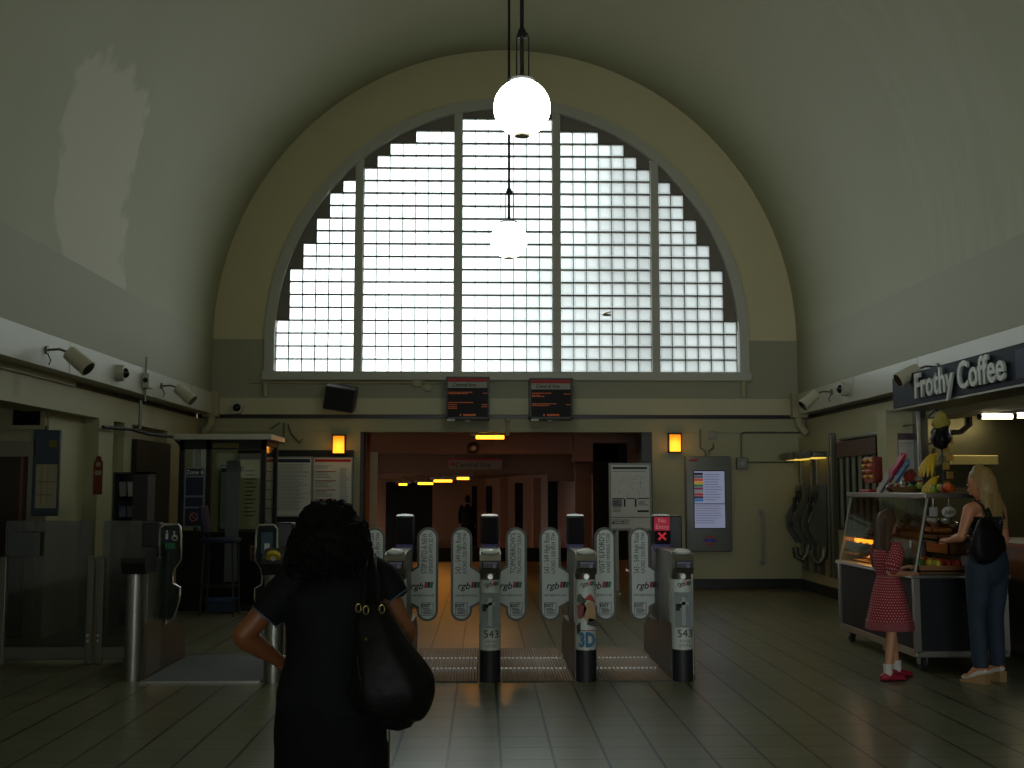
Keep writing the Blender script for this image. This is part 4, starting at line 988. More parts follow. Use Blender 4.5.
        if red:
            q = MB(); q.b2((-.07, 1.03, 1.15), (.07, 1.04, 1.27)); q.build('red_panel', emis('no_entry_red', '#b0203a', .09), t)
            text('No\nEntry', .055, emis('no_entry_pale', '#c87a80', .13), t, F(1.028, 0, 1.21), ext=.0008)
            q = MB()
            for s_ in (-1, 1): q.box((0, 1.035, 1.1), (.09, .006, .018), Matrix.Rotation(s_*.75, 3, 'Y'))
            q.build('red_cross', emis('cross_red', '#c02030', .18), t)
            q = MB(); q.b2((.07, 1.16, .37), (.20, 1.36, 1.28), .01); q.build('rear_display', GDARK, t)
    q = MB(); q.prism([(.08, 0), (L, 0), (L, .24), (L-.25, .37), (.6, .37), (.6, .45), (.08, .45)], -.086, .086, 'yz'); q.build('plinth', mat('plinth_steel', '#5a534a', .4, metal=.6, var=.1), t)
    if side_post:
        q = MB(); q.b2((.095, .3, 0), (.14, .36, .98), .008); q.build('side_post', mat('post_alu', '#8d8d84', .35, metal=.6), t)
    for (dx, big, small) in paddles: 
        ad_paddle(t, dx, 1.17, -1 if dx > 0 else 1, big, small)
    return t
GY = 9.03
HR = ('543 - 549 High Road', 'ILFORD | 020 8924 7744')
gx = {k: at(v, 660, Y=GY+.08).x for k, v in dict(a=129.5, b=274, c=395, d=490, e=586, f=682.5).items()}
g = gate(gx['a'], GY+.12, 'left wide aisle gate with round steel column beside the glass barrier', None, wide=True, L=1.3)
wide_leaf(g, .17, .42, 1, True)
g = gate(gx['b'], GY, 'round columned gate with yellow reader disc partly behind the woman in black', None, wide=True, L=1.3)
wide_leaf(g, -.14, .42, -1, False)
q = MB(); q.cyl((.0, -.02, 1.0), (.0, -.045, .975), .055, n=24); q.build('reader_disc', mat('reader_yellow', '#c2a71c', .4), g, True)
q = MB(); q.cyl((.0, -.045, .976), (.0, -.05, .972), .022, n=20); q.build('reader_badge', PAPER, g, True)
ad_paddle(g, .27, 1.17, -1, *HR)
gate(gx['c'], GY, 'ticket gate half hidden behind the elbow of the woman in black', 'figure', [(-.275, *HR), (.20, 'STEP INTO A NEW', 'DIMENSION WITH 3D TV')])
gate(gx['d'], GY, 'middle ticket gate whose wrap reads 543 with a grey picture', 'figure', [(-.25, *HR), (.24, "TOMORROW'S", 'TECHNOLOGY TODAY')])
gate(gx['e'], GY, 'ticket gate with a colourful picture and blue 3D lettering on its wrap', 'face', [(-.22, *HR), (.275, "VISIT ILFORD'S", 'AWARD WINNING STORE')])
gate(gx['f'], GY, 'rightmost ticket gate with red no entry display and wrap reading 543', 'figure', [(-.185, *HR)], red=True, side_post=True)

# ribbed floor plates in the aisles
m, nt, b, tc, x, y, z = rawmat('ribbed_plate')
r_ = MATH(nt, 'SINE', MATH(nt, 'MULTIPLY', x, 2*PI/.024))
nt.links.new(MIX(nt, MATH(nt, 'ADD', MATH(nt, 'MULTIPLY', r_, .5), .5), lin('#55554f'), lin('#77776f')), b.inputs['Base Color'])
b.inputs['Metallic'].default_value = .7; b.inputs['Roughness'].default_value = .38
bp = N(nt, 'ShaderNodeBump'); bp.inputs['Strength'].default_value = .7; bp.inputs['Distance'].default_value = .004; nt.links.new(r_, bp.inputs['Height']); nt.links.new(bp.outputs[0], b.inputs['Normal'])
RIB = m
EDGE = mat('pale_edge_metal', '#c9c9c2', .3, metal=.7)
for k0, k1, lab in (('b', 'c', 'ribbed metal floor plate in the aisle hidden behind the woman in black'), ('c', 'd', 'ribbed metal floor plate in the aisle left of the middle gate'), ('d', 'e', 'ribbed metal floor plate in the aisle right of the middle gate'), ('e', 'f', 'ribbed metal floor plate in the rightmost aisle')):
    t = thing('floor_plate', lab, 'floor plate', ((gx[k0]+gx[k1])/2, GY, 0), 0, 'ribbed floor plates between the gates')
    hw = (gx[k1]-gx[k0])/2-.095
    q = MB(); q.b2((-hw, .02, .0), (hw, .62, .012)); q.b2((-hw, .62, 0), (hw, 1.15, .02)); q.b2((-hw, 1.15, 0), (hw, 1.75, .028)); q.build('plate', RIB, t)
    for yy, zz in ((.62, .02), (1.15, .028)):
        q = MB(); nn = int(hw*2/.035)
        for i in range(nn): q.b2((-hw+i*.035, yy-.012, zz-.01), (-hw+i*.035+.022, yy+.012, zz+.003))
        q.build('edge_dashes', EDGE, t)  # row of pale raised dashes along each plate step
q = MB(); q.b2((gx['a']+.1, GY+.06, 0), (gx['b']-.1, GY+1.5, .012)); tag(q.build('aisle_mat', mat('mat_grey', '#4c5052', .6)), 'plain grey floor mat in the wide aisle left of the woman', 'mat')
q = MB(); q.b2((gx['a']+.1, GY+.03, 0), (gx['b']-.1, GY+.055, .014)); tag(q.build('mat_edge_strip', EDGE), 'thin metal strip along the near edge of the grey aisle mat', 'strip')

# glass barriers left of the gates
YG = 10.1
def barrier(xa, xb, label, posts):
    t = thing('glass_barrier', label, 'barrier', (xa, YG, 0), 0, 'smoked glass barriers on the left'); w = xb-xa
    q = MB(); q.b2((.03, -.008, .1), (w-.02, .008, 1.24)); q.build('pane', GLASSD, t)
    q = MB(); q.b2((0, -.03, .04), (w, .03, .15), .006); q.build('bottom_rail', STEELD, t)
    for px_ in posts:
        q = MB(); q.b2((px_-.03, -.04, 0), (px_+.03, .04, .93), .008); q.build('post', STEELD, t)
        q = MB(); q.cyl((px_, -.045, .2), (px_, -.05, .2), .012); q.cyl((px_, -.045, .25), (px_, -.05, .25), .012); q.build('bolt', CHROME, t, True)
    return t, w
x0 = at(0, 600, Y=YG).x; x1 = at(91, 600, Y=YG).x; x2 = at(101, 600, Y=YG).x; x3 = at(121, 600, Y=YG).x
t, w = barrier(x0, x1+.02, 'large smoked glass barrier panel at the left edge of the picture', (.03, w_ if False else x1-x0))
q = MB(); q.b2((.08, -.1, .93), (.34, -.02, 1.14), .01); q.build('letter_box', mat('grey_box', '#5a5d5e', .5), t)
barrier(x2-.03, gx['a']-.1, 'narrow smoked glass barrier panel beside the left wide gate', (.03,))
t, w = barrier(x0-2.2, x0-.02, 'smoked glass barrier panel running out of the left edge', (.03,))
# ================================================================== coffee shop and food cart
XS = 4.6
# fascia sign
a = at(892.5, 395, X=XS-.05); SY1 = a.y; SY0 = 6.4; SZ0, SZ1 = at(892.5, 409.5, X=XS-.05).z, at(892.5, 378, X=XS-.05).z
t = thing('shop_sign', 'dark blue shop fascia sign with raised white Frothy Coffee letters', 'sign', (XS-.05, SY0, SZ0))
h = SZ1-SZ0
q = MB(); q.b2((0, 0, 0), (.4, SY1-SY0, h), .01); q.build('box', mat('sign_slate', '#1d2230', .6, spec=.15, var=.1), t)
q = MB(); q.b2((-.01, 0, -.02), (.4, SY1-SY0+.01, 0)); q.build('lower_trim', STEELD, t)
MX = Matrix(((0, 0, -1, 0), (-1, 0, 0, 0), (0, 1, 0, 0), (0, 0, 0, 1)))
def WR(x, y, z): return Matrix.Translation((x, y, z)) @ MX
yl = at(917, 390, X=XS-.06).y-SY0; yr = at(1007, 370, X=XS-.06).y-SY0
LET = mat('letter_white', '#b9bcb4', .4)
o = text('Frothy Coffee', .36, LET, t, WR(-.03, (yl+yr)/2, h*.5), ext=.012, off=.007, width=yl-yr)
q = MB(); q.b2((-.006, .3, .05), (0, yr-.15, h-.05)); q.build('picture_panel', mat('sign_lighter', '#333a50', .6, spec=.2, var=.35, scale=14), t)

# shop front post, interior
q = MB(); q.b2((at(922.5, 480, Y=12.6).x, 12.6, 0), (at(928, 480, Y=12.6).x+.02, 12.74, 2.42)); q.b2((4.9, 12.6, 2.42), (7.2, 12.74, 2.6)); tag(q.build('shop_door_frame', BLACKP), 'black steel frame post at the far side of the shop opening', 'frame')
q = MB(); q.b2((at(918.5, 480, Y=12.62).x, 12.62, 0), (at(922.3, 480, Y=12.62).x, 12.74, 2.42), .004); tag(q.build('steel_edge_trim', STEEL), 'bright steel trim beside the black shop frame post', 'trim')
def wtube(px0, px1, py, label):
    Y = 11.9; a = at(px0, py, Y=Y); b_ = at(px1, py, Y=Y); L = b_.x-a.x
    t = thing('fluorescent_light', label, 'lamp', (a.x, Y, a.z), 0, 'fluorescent lights in the coffee shop')
    q = MB(); q.b2((-.03, -.06, .03), (L+.03, .06, .1), .01); q.build('housing', PLASTIC, t)
    q = MB(); q.cyl((0, 0, 0), (L, 0, 0), .028, n=12); q.build('tube', FLUO, t, True)
    q = MB(); q.cyl((-.03, 0, 0), (0, 0, 0), .034); q.cyl((L, 0, 0), (L+.03, 0, 0), .034); q.build('end_cap', BLACK, t, True)
    q = MB(); q.cyl((L/2, 0, .1), (L/2, 0, 2.6-a.z), .012, n=8); q.build('hanger', STEELD, t)
    l = bpy.data.lights.new('tube_source', 'AREA'); l.shape = 'RECTANGLE'; l.size = L; l.size_y = .06; l.color = (1, .86, .55); l.energy = SHOPL
    o = bpy.data.objects.new('tube_source', l); C.objects.link(o); o.location = (a.x+L/2, Y, a.z-.04)
wtube(981, 1012, 416.5, 'left of two lit fluorescent tubes inside the coffee shop')
wtube(1016, 1048, 415.5, 'fluorescent tube at the right picture edge inside the coffee shop')
q = MB(); e = at(950, 432, Y=12.7); r_ = at(970, 415, Y=12.7)
q.tube([e, Vector((r_.x-.1, 12.7, e.z)), Vector((r_.x, 12.7, e.z+.08)), Vector((r_.x, 12.7, 2.6))], .025, 8)
tag(q.build('conduit', BLACK, None, True), 'black bent pipe on the stainless wall inside the shop', 'pipe')
p0, p1 = px_box(950, 455, 999, 465, 12.45, .3)
q = MB(); q.b2(p0, p1, .01); tag(q.build('wall_shelf', mat('warm_steel', '#9c8f5c', .35, metal=.7)), 'narrow lit steel shelf on the stainless shop wall', 'shelf')
# counter behind the woman, with drinks
t = thing('shop_counter', 'dark shop counter with a red edge strip right of the woman in jeans', 'counter', (4.75, 6.6, 0))
q = MB(); q.b2((0, 0, .08), (.6, 4.6, 1.0)); q.build('body', mat('counter_dark', '#1d1b1a', .4), t)
q = MB(); q.b2((-.03, 0, 1.0), (.63, 4.62, 1.04), .006); q.build('worktop', DARKG, t)
q = MB(); q.b2((-.036, 0, 1.005), (-.03, 4.62, 1.035)); q.build('red_edge', mat('red_trim', '#7a1a1e', .4), t)
for zz in (.3, .6):
    q = MB(); q.b2((-.1, 2.0, zz), (0, 2.9, zz+.02)); q.build('rack_shelf', STEELD, t)
pal = ['#8a2a20', '#b08a2a', '#2f5a7a', '#9a9a90', '#4a7a3a', '#6a3a6a']
for k, zz in enumerate((.32, .62)):
    for i in range(9):
        q = MB(); q.b2((-.04, -.035, 0), (.04, .035, .14+.02*(i % 3)), .006); o = q.build('snack_packet', mat('packet_'+pal[(i+k) % 6][1:], pal[(i+k) % 6], .35, var=.3, scale=30)); o.location = (4.70, 8.68+i*.09, zz)
        tag(o, 'small snack packet on the low rack of the dark shop counter', 'packet', 'packets on the counter rack')

# ---- food cart
CX, CY, CW, CL = 3.62, 9.5, .8, 2.05
t = cart = thing('food_cart', 'wheeled stainless food display cart with sloping glass front', 'cart', (CX, CY, 0))
CARTD = mat('cart_panel', '#17191d', .55, spec=.25); CSTEEL = mat('cart_steel', '#8e8c84', .3, metal=.85, var=.1)
TZ = .80; SZ = 1.44
q = MB(); q.b2((.02, .03, .16), (CW, CL-.02, TZ-.03)); q.build('body', CARTD, t)
q = MB(); q.b2((.0, .0, .11), (CW, CL, .17), .008); q.build('base_frame', CSTEEL, t)
q = MB(); q.b2((-.02, -.02, TZ-.035), (CW+.02, CL+.02, TZ), .008); q.build('worktop', CSTEEL, t)
q = MB(); q.b2((0, 0, .15), (.05, .05, TZ-.03)); q.b2((0, CL-.05, .15), (.05, CL, TZ-.03)); q.b2((CW-.05, 0, .15), (CW, .05, TZ-.03)); q.build('corner_trim', CSTEEL, t)
for (x_, y_) in ((.08, .08), (.08, CL-.15), (CW-.1, .08), (CW-.1, CL-.15), (.08, .9)):
    q = MB(); q.cyl((x_-.02, y_, .055), (x_+.02, y_, .055), .055, n=20); q.build('wheel', RUBBER, t, True)
    q = MB(); q.b2((x_-.035, y_-.03, .05), (x_-.025, y_+.03, .12)); q.b2((x_+.025, y_-.03, .05), (x_+.035, y_+.03, .12)); q.build('caster_fork', CSTEEL, t)
q = MB(); q.b2((.14, .05, SZ), (CW, CL+.1, SZ+.045), .006); q.build('top_shelf', CSTEEL, t)
for y_ in (.02, CL-.03):
    q = MB(); q.cyl((.02, y_, TZ), (.17, y_+.05, SZ), .016, n=8); q.build('front_strut', CSTEEL, t)
    q = MB(); q.cyl((CW-.03, y_+.03, TZ), (CW-.03, y_+.03, SZ), .018, n=8); q.build('rear_strut', CSTEEL, t)
q = MB(); bm = q.bm
A = [bm.verts.new(v_) for v_ in ((.02, .03, TZ), (.02, CL-.04, TZ), (.165, CL, SZ), (.165, .07, SZ))]; B = [bm.verts.new(v.co+Vector((.005, 0, 0))) for v in A]
bm.faces.new(A); bm.faces.new(B[::-1])
for i in range(4): bm.faces.new((A[i], A[(i+1) % 4], B[(i+1) % 4], B[i]))
q.build('front_glass', GLASS, t)
q = MB(); q.prism([(.03, TZ), (CW-.05, TZ), (CW-.05, SZ), (.17, SZ)], CL-.02, CL-.013); q.build('end_glass', GLASS, t)
# tiered shelves inside
WOOD = mat('tray_wood', '#8a5a30', .55, var=.2, scale=20)
q = MB(); q.b2((.22, .05, 1.06), (CW-.02, CL-.1, 1.08)); q.build('middle_shelf', DARKG, t)
q = MB(); q.b2((.1, .1, TZ), (CW-.02, CL-.1, TZ+.015)); q.build('lower_tray', mat('tray_brown', '#6a4a2a', .5), t)
def tray(y0, y1, x0, x1, z, label, hgt=.04, m=WOOD):
    t = thing('food_tray', label, 'tray', (CX+(x0+x1)/2, CY+(y0+y1)/2, z)); w, l = (x1-x0)/2, (y1-y0)/2
    q = MB(); q.b2((-w, -l, 0), (w, l, .01)); q.build('base', m, t)
    q = MB(); q.b2((-w, -l, 0), (-w+.012, l, hgt)); q.b2((w-.012, -l, 0), (w, l, hgt)); q.b2((-w, -l, 0), (w, -l+.012, hgt)); q.b2((-w, l-.012, 0), (w, l, hgt)); q.build('rim', m, t)
    return t
tray(.06, .95, .24, CW, 1.085, 'wooden tray of wrapped pastries on the middle cart shelf nearest the woman')
tray(1.0, 1.9, .24, CW-.04, 1.085, 'wooden tray of wrapped pastries on the middle cart shelf at far end')
tray(.1, .9, .08, .5, TZ+.018, 'low wooden tray of red and green items at near end of cart', .05)
tray(.35, .85, .45, .74, TZ+.14, 'raised wooden box of snacks inside the cart behind the girl', .12)
rr = random.Random(11)
PAST = [mat('pastry', '#a8672c', .5, var=.25, scale=30), mat('pastry_dark', '#7a3f1c', .5, var=.25, scale=30), mat('pastry_pale', '#c49a5a', .5, var=.2, scale=30)]
FOIL = mat('cling_film', '#c9c4b8', .12, metal=.5, bump=.6, bscale=60)
SWEETS = [mat('sweet_red', '#a81c16', .35), mat('sweet_orange', '#c2561a', .35), mat('sweet_yellow', '#b8a428', .35), mat('sweet_green', '#3f7a2a', .35)]
def croissant(m):
    q = MB(); pts = []; rad = []
    for i in range(9):
        a = -1.1+2.2*i/8; pts.append((.055*math.sin(a), .05*math.cos(a)-.05, .022)); rad.append(.008+.02*math.cos(a*1.2)*(1.1 if i % 2 else .92))
    q.tube(pts, rad, 10); return q
protos = []
def place_food(name, mb, m, label, cat, grp, spots, smooth=True):
    first = None
    for (x_, y_, z_, rz) in spots:
        if first is None: first = mb.build(name, m, None, smooth); o = first
        else: o = first.copy(); C.objects.link(o)
        o.location = (x_, y_, z_); o.rotation_euler = (0, 0, rz); tag(o, label, cat, grp)
def spots(n, x0, x1, y0, y1, z, lift=.0):
    return [(CX+rr.uniform(x0, x1), CY+y0+(y1-y0)*(i+.5)/n, z+rr.uniform(0, lift), rr.uniform(0, 6)) for i in range(n)]
z1 = 1.125
place_food('wrapped_pastry', croissant(0), PAST[0], 'golden croissant in the middle shelf tray of the food cart', 'pastry', 'croissants on the middle cart shelf', spots(14, .3, .42, .1, 1.85, z1, .03)+spots(12, .5, .7, .1, 1.85, z1+.02, .05))
q = MB(); q.sph((0, 0, .03), .045, (1.2, .8, .7), 12, 8); place_food('brown_bun', q, PAST[1], 'dark brown bun in the middle shelf tray of the food cart', 'pastry', 'brown buns on the middle cart shelf', spots(12, .35, .6, .15, 1.8, z1, .05))
q = MB(); bmesh.ops.create_icosphere(q.bm, subdivisions=2, radius=.045)
for v in q.bm.verts: v.co = v.co*(1+.25*noise.noise(v.co*40)); v.co.z = v.co.z*.7+.03
place_food('film_wrapped_cake', q, FOIL, 'shiny film wrapped cake on the middle shelf of the cart', 'cake', 'film wrapped cakes on the cart', spots(22, .26, .7, .08, 1.5, z1+.03, .07), False)
for k, (m, nm, yy0, yy1) in enumerate(((SWEETS[0], 'red', .12, .5), (SWEETS[1], 'orange', .3, .7), (SWEETS[2], 'yellow', .12, .35), (SWEETS[3], 'green', .15, .85))):
    q = MB(); q.lathe([(0, 0), (.026, .0), (.03, .02), (.028, .06), (.02, .075), (0, .08)], 12)
    place_food('snack_pot', q, m, '%s lidded snack pot in the low tray at the near end of the cart' % nm, 'snack', '%s snack pots in the low cart tray' % nm, spots(7, .14+.09*(3-k) if k < 3 else .12, .2+.09*(3-k) if k < 3 else .2, yy0, yy1, TZ+.035))
q = MB(); q.b2((-.03, -.012, 0), (.03, .012, .12), .006); place_food('snack_bar', q, mat('bar_wrapper', '#b86a24', .3, var=.3, scale=20), 'orange wrapped snack bar in the raised wooden box of the cart', 'snack', 'snack bars in the raised box', [(CX+.5+.09*(i % 3), CY+.42+.055*i, TZ+.16, .2*i) for i in range(7)])
q = MB(); q.sph((0, 0, .02), .03, (1.3, 1, .6), 10, 6); place_food('small_biscuit', q, PAST[2], 'small pale biscuit lying on the far end of the lower cart deck', 'biscuit', 'biscuits on the lower cart deck', spots(12, .12, .3, 1.1, 1.85, TZ+.02))
# heat lamp with glowing elements
hl = at(862, 538, X=CX+.33)
t = thing('heat_lamp', 'heat lamp with glowing orange elements inside the cart left of the girl', 'lamp', (CX+.2, CY+1.62, 1.055))
HOT = emis('hot_element', '#ff8a1e', 2.2, .5)
q = MB(); q.b2((-.04, -.45, -.03), (.06, .32, 0)); q.build('reflector', STEELD, t)
for i in range(3):
    q = MB(); q.cyl((0, -.05+i*.19, -.05), (0, .06+i*.19, -.05), .02, n=10); q.sph((0, -.0+i*.19, -.05), .03, (1, 1.3, 1), 10, 8); q.build('element', HOT, t, True)
q = MB(); q.sph((0, -.36, -.03), .03, (1, 1, 1.5), 10, 8); q.build('element', HOT, t, True)
l = bpy.data.lights.new('heat_source', 'AREA'); l.shape = 'RECTANGLE'; l.size = .08; l.size_y = .8; l.color = (1, .45, .1); l.energy = 1.2
o = bpy.data.objects.new('heat_source', l); C.objects.link(o); o.location = (CX+.2, CY+1.6, .98)
# labels on the cart
def cart_sign(px, py, w, h, m, name, label, x=None):
    p = at(px, py, X=CX+.2); q = MB(); q.b2((0, -w/2, -h/2), (.006, w/2, h/2)); o = q.build(name, m); o.location = p; tag(o, label, 'sign'); return o
p = at(951, 512, Y=CY-.0)
t = thing('oval_sign', 'white oval sign hanging under the top cart shelf by the woman', 'sign', (p.x, CY+.04, p.z)); q = MB(); q.cyl((0, 0, 0), (0, .008, 0), .045, n=24)
for v in q.bm.verts: v.co.x *= 1.35
q.build('plate', PAPER, t); text('Jobo', .05, INK, t, F(-.001, 0, 0), shear=.3, ext=.0006, width=.09); q = MB(); q.cyl((0, .004, .04), (0, .004, SZ-p.z), .004, n=6); q.build('wire', STEELD, t)
t = thing('price_card', 'small white price card beside the oval sign on the cart', 'card', (p.x-.13, CY+.05, p.z)); q = MB(); q.b2((-.035, 0, -.035), (.035, .006, .04)); q.build('card', mat('card_grey', '#8c8c88', .5), t)
printed(t, .07, .08, -.001, [], INK) if False else None
q = MB(); q.cyl((0, .003, .03), (0, .003, SZ-p.z), .004, n=6); q.build('wire', STEELD, t)
t = thing('shaped_sign', 'pale lettered sign above the girl on the cart glass', 'sign', (CX+.2, CY+1.1, 1.33))
q = MB()
for i in range(4): q.b2((-.004, -.16+i*.085, 0), (.0, -.10+i*.085, .07+.02*(i % 2)))
q.build('pale_shape', mat('sign_frost', '#9aa09c', .5), t)
q = MB(); q.b2((-.005, -.13, -.06), (0, .10, -.015)); q.build('red_shape', REDINK, t)

# top shelf goods
TOP = SZ+.047
def on_top(px, dx=0): 
    p = at(px, 490, X=CX+.45+dx); return p.y
# bananas
BAN = mat('banana_yellow', '#c9a51e', .5, var=.12, scale=12); BANT = mat('banana_tip', '#3a3216', .7)
def bunch(loc, n, label, s=1, hang=True):
    t = thing('banana_bunch', label, 'fruit', loc)
    for i in range(n):
        a = -1.5+2.4*i/max(1, n-1)
        pts = []; rad = []
        for k in range(9):
            u = k/8; ang = -.2+1.5*u
            r = .14*s
            pts.append(Vector((-(r*math.sin(ang))*math.cos(a*.7)*1.0, r*math.sin(ang)*math.sin(a)*.8, -(r*1.1*(1-math.cos(ang)))-.10*u*s)))
            rad.append(s*(.006 if k in (0, 8) else (.013 if k == 7 else .0185)))
        q = MB(); q.tube(pts, rad, 8); q.build('banana', BAN, t, True)
    q = MB(); q.cyl((0, 0, .04*s), (-.01, 0, -.01), .014, .018, 8); q.build('stalk', BANT, t, True)
def T3(px, py, dx=.42): return at(px, py, X=CX+dx)
by = on_top(938)
t = thing('fruit_stand', 'metal fruit hanging stand at the near end of the cart top', 'stand', (CX+.42, by, TOP)); 
hz = at(938, 412, X=CX+.42).z-TOP
q = MB(); q.cyl((.08, 0, 0), (.08, 0, hz), .01, n=8); q.tube([(.08, 0, hz), (.04, 0, hz+.03), (0, 0, hz), (-.03, 0, hz-.03)], .008, 8); q.cyl((.08, -.1, hz*.62), (.0, .1, hz*.62), .007, n=6); q.build('pole', DARKG, t, True)
q = MB(); q.cyl((.08, 0, 0), (.08, 0, .012), .09, n=24); q.build('base', DARKG, t)
bunch(T3(934, 453, .40), 6, 'upper hanging bunch of yellow bananas above the fruit', 1.0)
bunch(T3(936, 476, .36), 5, 'lower bunch of yellow bananas resting above the fruit', .95)
q = MB(); c0 = T3(940, 419)
bmesh.ops.create_icosphere(q.bm, subdivisions=3, radius=.07)
for v in q.bm.verts: v.co = Vector((v.co.x*(.8+.4*(v.co.z < 0)), v.co.y*.9, v.co.z*1.3))*(1+.15*noise.noise(v.co*30))
o = q.build('net_bag', mat('straw_net', '#9c8c3a', .7, bump=.6, bscale=90), None, True); o.location = c0+Vector((0, -.02, -.02)); tag(o, 'yellowish net bag hanging at the top of the fruit stand', 'bag')
q = MB(); bmesh.ops.create_icosphere(q.bm, subdivisions=3, radius=.095)
for v in q.bm.verts: v.co = Vector((v.co.x*.9, v.co.y*.8, v.co.z*1.25))*(1+.3*noise.noise(v.co*22))
o = q.build('black_bag', mat('black_polythene', '#0e0e10', .3, bump=.5), None, True); o.location = T3(939, 436)+Vector((0, -.05, 0)); tag(o, 'crumpled black bag hanging over the bananas on the fruit stand', 'bag')
# strips of small packets hanging beside
for i in range(7):
    q = MB(); q.b2((-.03, -.006, -.035), (.03, .006, .03), .004); o = q.build('hanging_packet', mat('nut_packet', '#a8843c', .25, var=.5, scale=40)); o.location = at(946+(i % 2)*4, 430+i*9, X=CX+.5); tag(o, 'small golden packet on the strip hanging right of the bananas', 'packet', 'golden packets on the hanging strip')
FR = [('apple', mat('apple_red', '#8a1c14', .3, var=.3), 'red'), ('apple', mat('apple_green', '#8a9a28', .3, var=.15), 'green'), ('orange', mat('orange_skin', '#c2561a', .45, bump=.3, bscale=120), 'orange'), ('apple', mat('apple_blush', '#7a2a18', .3, var=.4), 'blushed')]
seq = [(921, 485, 1, .3), (926, 489, 3, .3), (929, 491, 0, .3), (934, 492, 1, .3), (932, 486, 3, .4), (941, 487, 1, .3), (948, 486, 2, .3), (945, 493, 0, .3), (938, 492, 0, .34), (951, 492, 2, .4)]
used_labels = {}
where = ['at the left end of the fruit row', 'second from left in the fruit row', 'left of centre in the fruit row', 'low in the middle of the fruit row', 'just under the lower bananas', 'right under the banana stand', 'at the right end of the fruit row, on top', 'low near the right end of the row', 'between green ones in the fruit row', 'behind at the far right of the fruit row']
for i, (px_, py_, k, dx) in enumerate(seq):
    nm, m, cn = FR[k]; p = at(px_, py_, X=CX+dx)
    t = thing(nm, '%s %s %s' % (cn if cn != 'orange' else 'round ripe', nm, where[i]), 'fruit', (p.x, p.y, max(TOP+.034, p.z-.005)))
    q = MB(); q.lathe([(.0, .026), (.012, .032), (.028, .026), (.037, .005), (.034, -.018), (.02, -.032), (0, -.028)], 18); q.build('flesh', m, t, True)
    q = MB(); q.cyl((0, 0, .025), (.004, 0, .04), .002, n=6); q.build('stem', BANT, t)
# wicker basket with sweets
p = at(910, 488, X=CX+.35)
t = thing('wicker_basket', 'shallow wicker basket of sweets on the cart top left of the fruit', 'basket', (p.x, p.y, TOP))
q = MB(); q.lathe([(0, 0), (.13, .0), (.17, .05), (.175, .055), (.165, .055), (.125, .01), (0, .01)], 28)
for v in q.bm.verts: v.co.y *= 1.5
q.build('bowl', mat('wicker', '#8a6a38', .7, bump=.9, bscale=50), t, True)
for i in range(16):
    m = [mat('wrap_silver', '#b9bcc0', .15, metal=.8), SWEETS[0], mat('wrap_dark', '#241e20', .3), SWEETS[3]][i % 4]
    q = MB(); bmesh.ops.create_icosphere(q.bm, subdivisions=1, radius=.035); o = q.build('wrapped_sweet', m); a = i*2.4; r = .035*math.sqrt(i); o.location = (p.x+r*math.cos(a), p.y+r*1.6*math.sin(a), TOP+.05+.035*(i < 6))
    o.rotation_euler = (i, i*.7, 0); nm = ['silver', 'red', 'dark', 'green'][i % 4]; tag(o, '%s wrapped sweet in the wicker basket on the cart top' % nm, 'sweet', '%s sweets in the wicker basket' % nm)
# tilted magazines / boxes
def slab(px, py, w, l, rot, m, label, dx=.3):
    p = at(px, py, X=CX+dx); q = MB(); q.box((0, 0, 0), (.03, w, l), None, .003); o = q.build('chocolate_box', m); o.location = p; o.rotation_euler = rot; tag(o, label, 'box'); return o
slab(896, 468, .11, .34, (.95, .2, 0), mat('box_pink', '#a83a6a', .35, var=.3), 'tilted pink edged box pointing up right on the cart top')
slab(899, 464, .03, .30, (.95, .2, 0), mat('box_magenta', '#c0304a', .35), 'thin red tilted box lying on the pink edged one', .26)
slab(902, 471, .07, .30, (.95, .2, 0), mat('box_blue', '#4a7a9a', .35, var=.3), 'tilted pale blue box in the stack on the cart top', .28)
slab(884, 484, .09, .30, (.95, .2, 0), mat('box_grey', '#8a8f92', .35, var=.4), 'tilted silver grey box lowest in the stack on the cart top', .26)
q = MB(); p = at(873, 471, X=CX+.3); q.b2((-.05, -.14, -.12), (.05, .14, .14), .01)
o = q.build('sweet_display', mat('dispenser_red', '#7a2418', .4)); o.location = p; tag(o, 'red display box of round lollipops at far end of cart top', 'box')
for i in range(4):
    for j in range(5):
        q = MB(); q.sph((0, 0, 0), .022, u=8, v=6); o = q.build('lollipop', SWEETS[(2, 0, 1)[(i+j) % 3]], None, True); o.location = p+Vector((-.055, -.11+j*.055, -.06+i*.055)); tag(o, '%s lollipop on the red display box' % ('yellow', 'red', 'orange')[(i+j) % 3], 'sweet', '%s lollipops on the red box' % ('yellow', 'red', 'orange')[(i+j) % 3])
q = MB(); p = at(869, 491, X=CX+.25); q.b2((-.05, -.14, 0), (.05, .14, .03), .01); o = q.build('red_packet', SWEETS[0]); o.location = (p.x, p.y, TOP); tag(o, 'flat red packet lying at far end of cart top', 'packet')
q = MB(); p = at(891, 489, X=CX+.25); q.sph((0, 0, .04), .05, (1, 1.4, .8), 12, 8); o = q.build('plum_packet', mat('plum_wrap', '#5a1a2a', .3), None, True); o.location = (p.x, p.y, TOP); tag(o, 'dark plum rounded packet left of the wicker basket', 'packet')
q = MB(); p = at(910, 470, X=CX+.35); 
bmesh.ops.create_icosphere(q.bm, subdivisions=2, radius=.06)
for v in q.bm.verts: v.co = v.co*(1+.35*noise.noise(v.co*30))
o = q.build('foil_parcel', mat('foil_red_green', '#8a2e28', .3, var=.6, scale=25)); o.location = (p.x, p.y, TOP+.16); tag(o, 'red crinkled parcel on top of the basket sweets', 'parcel')
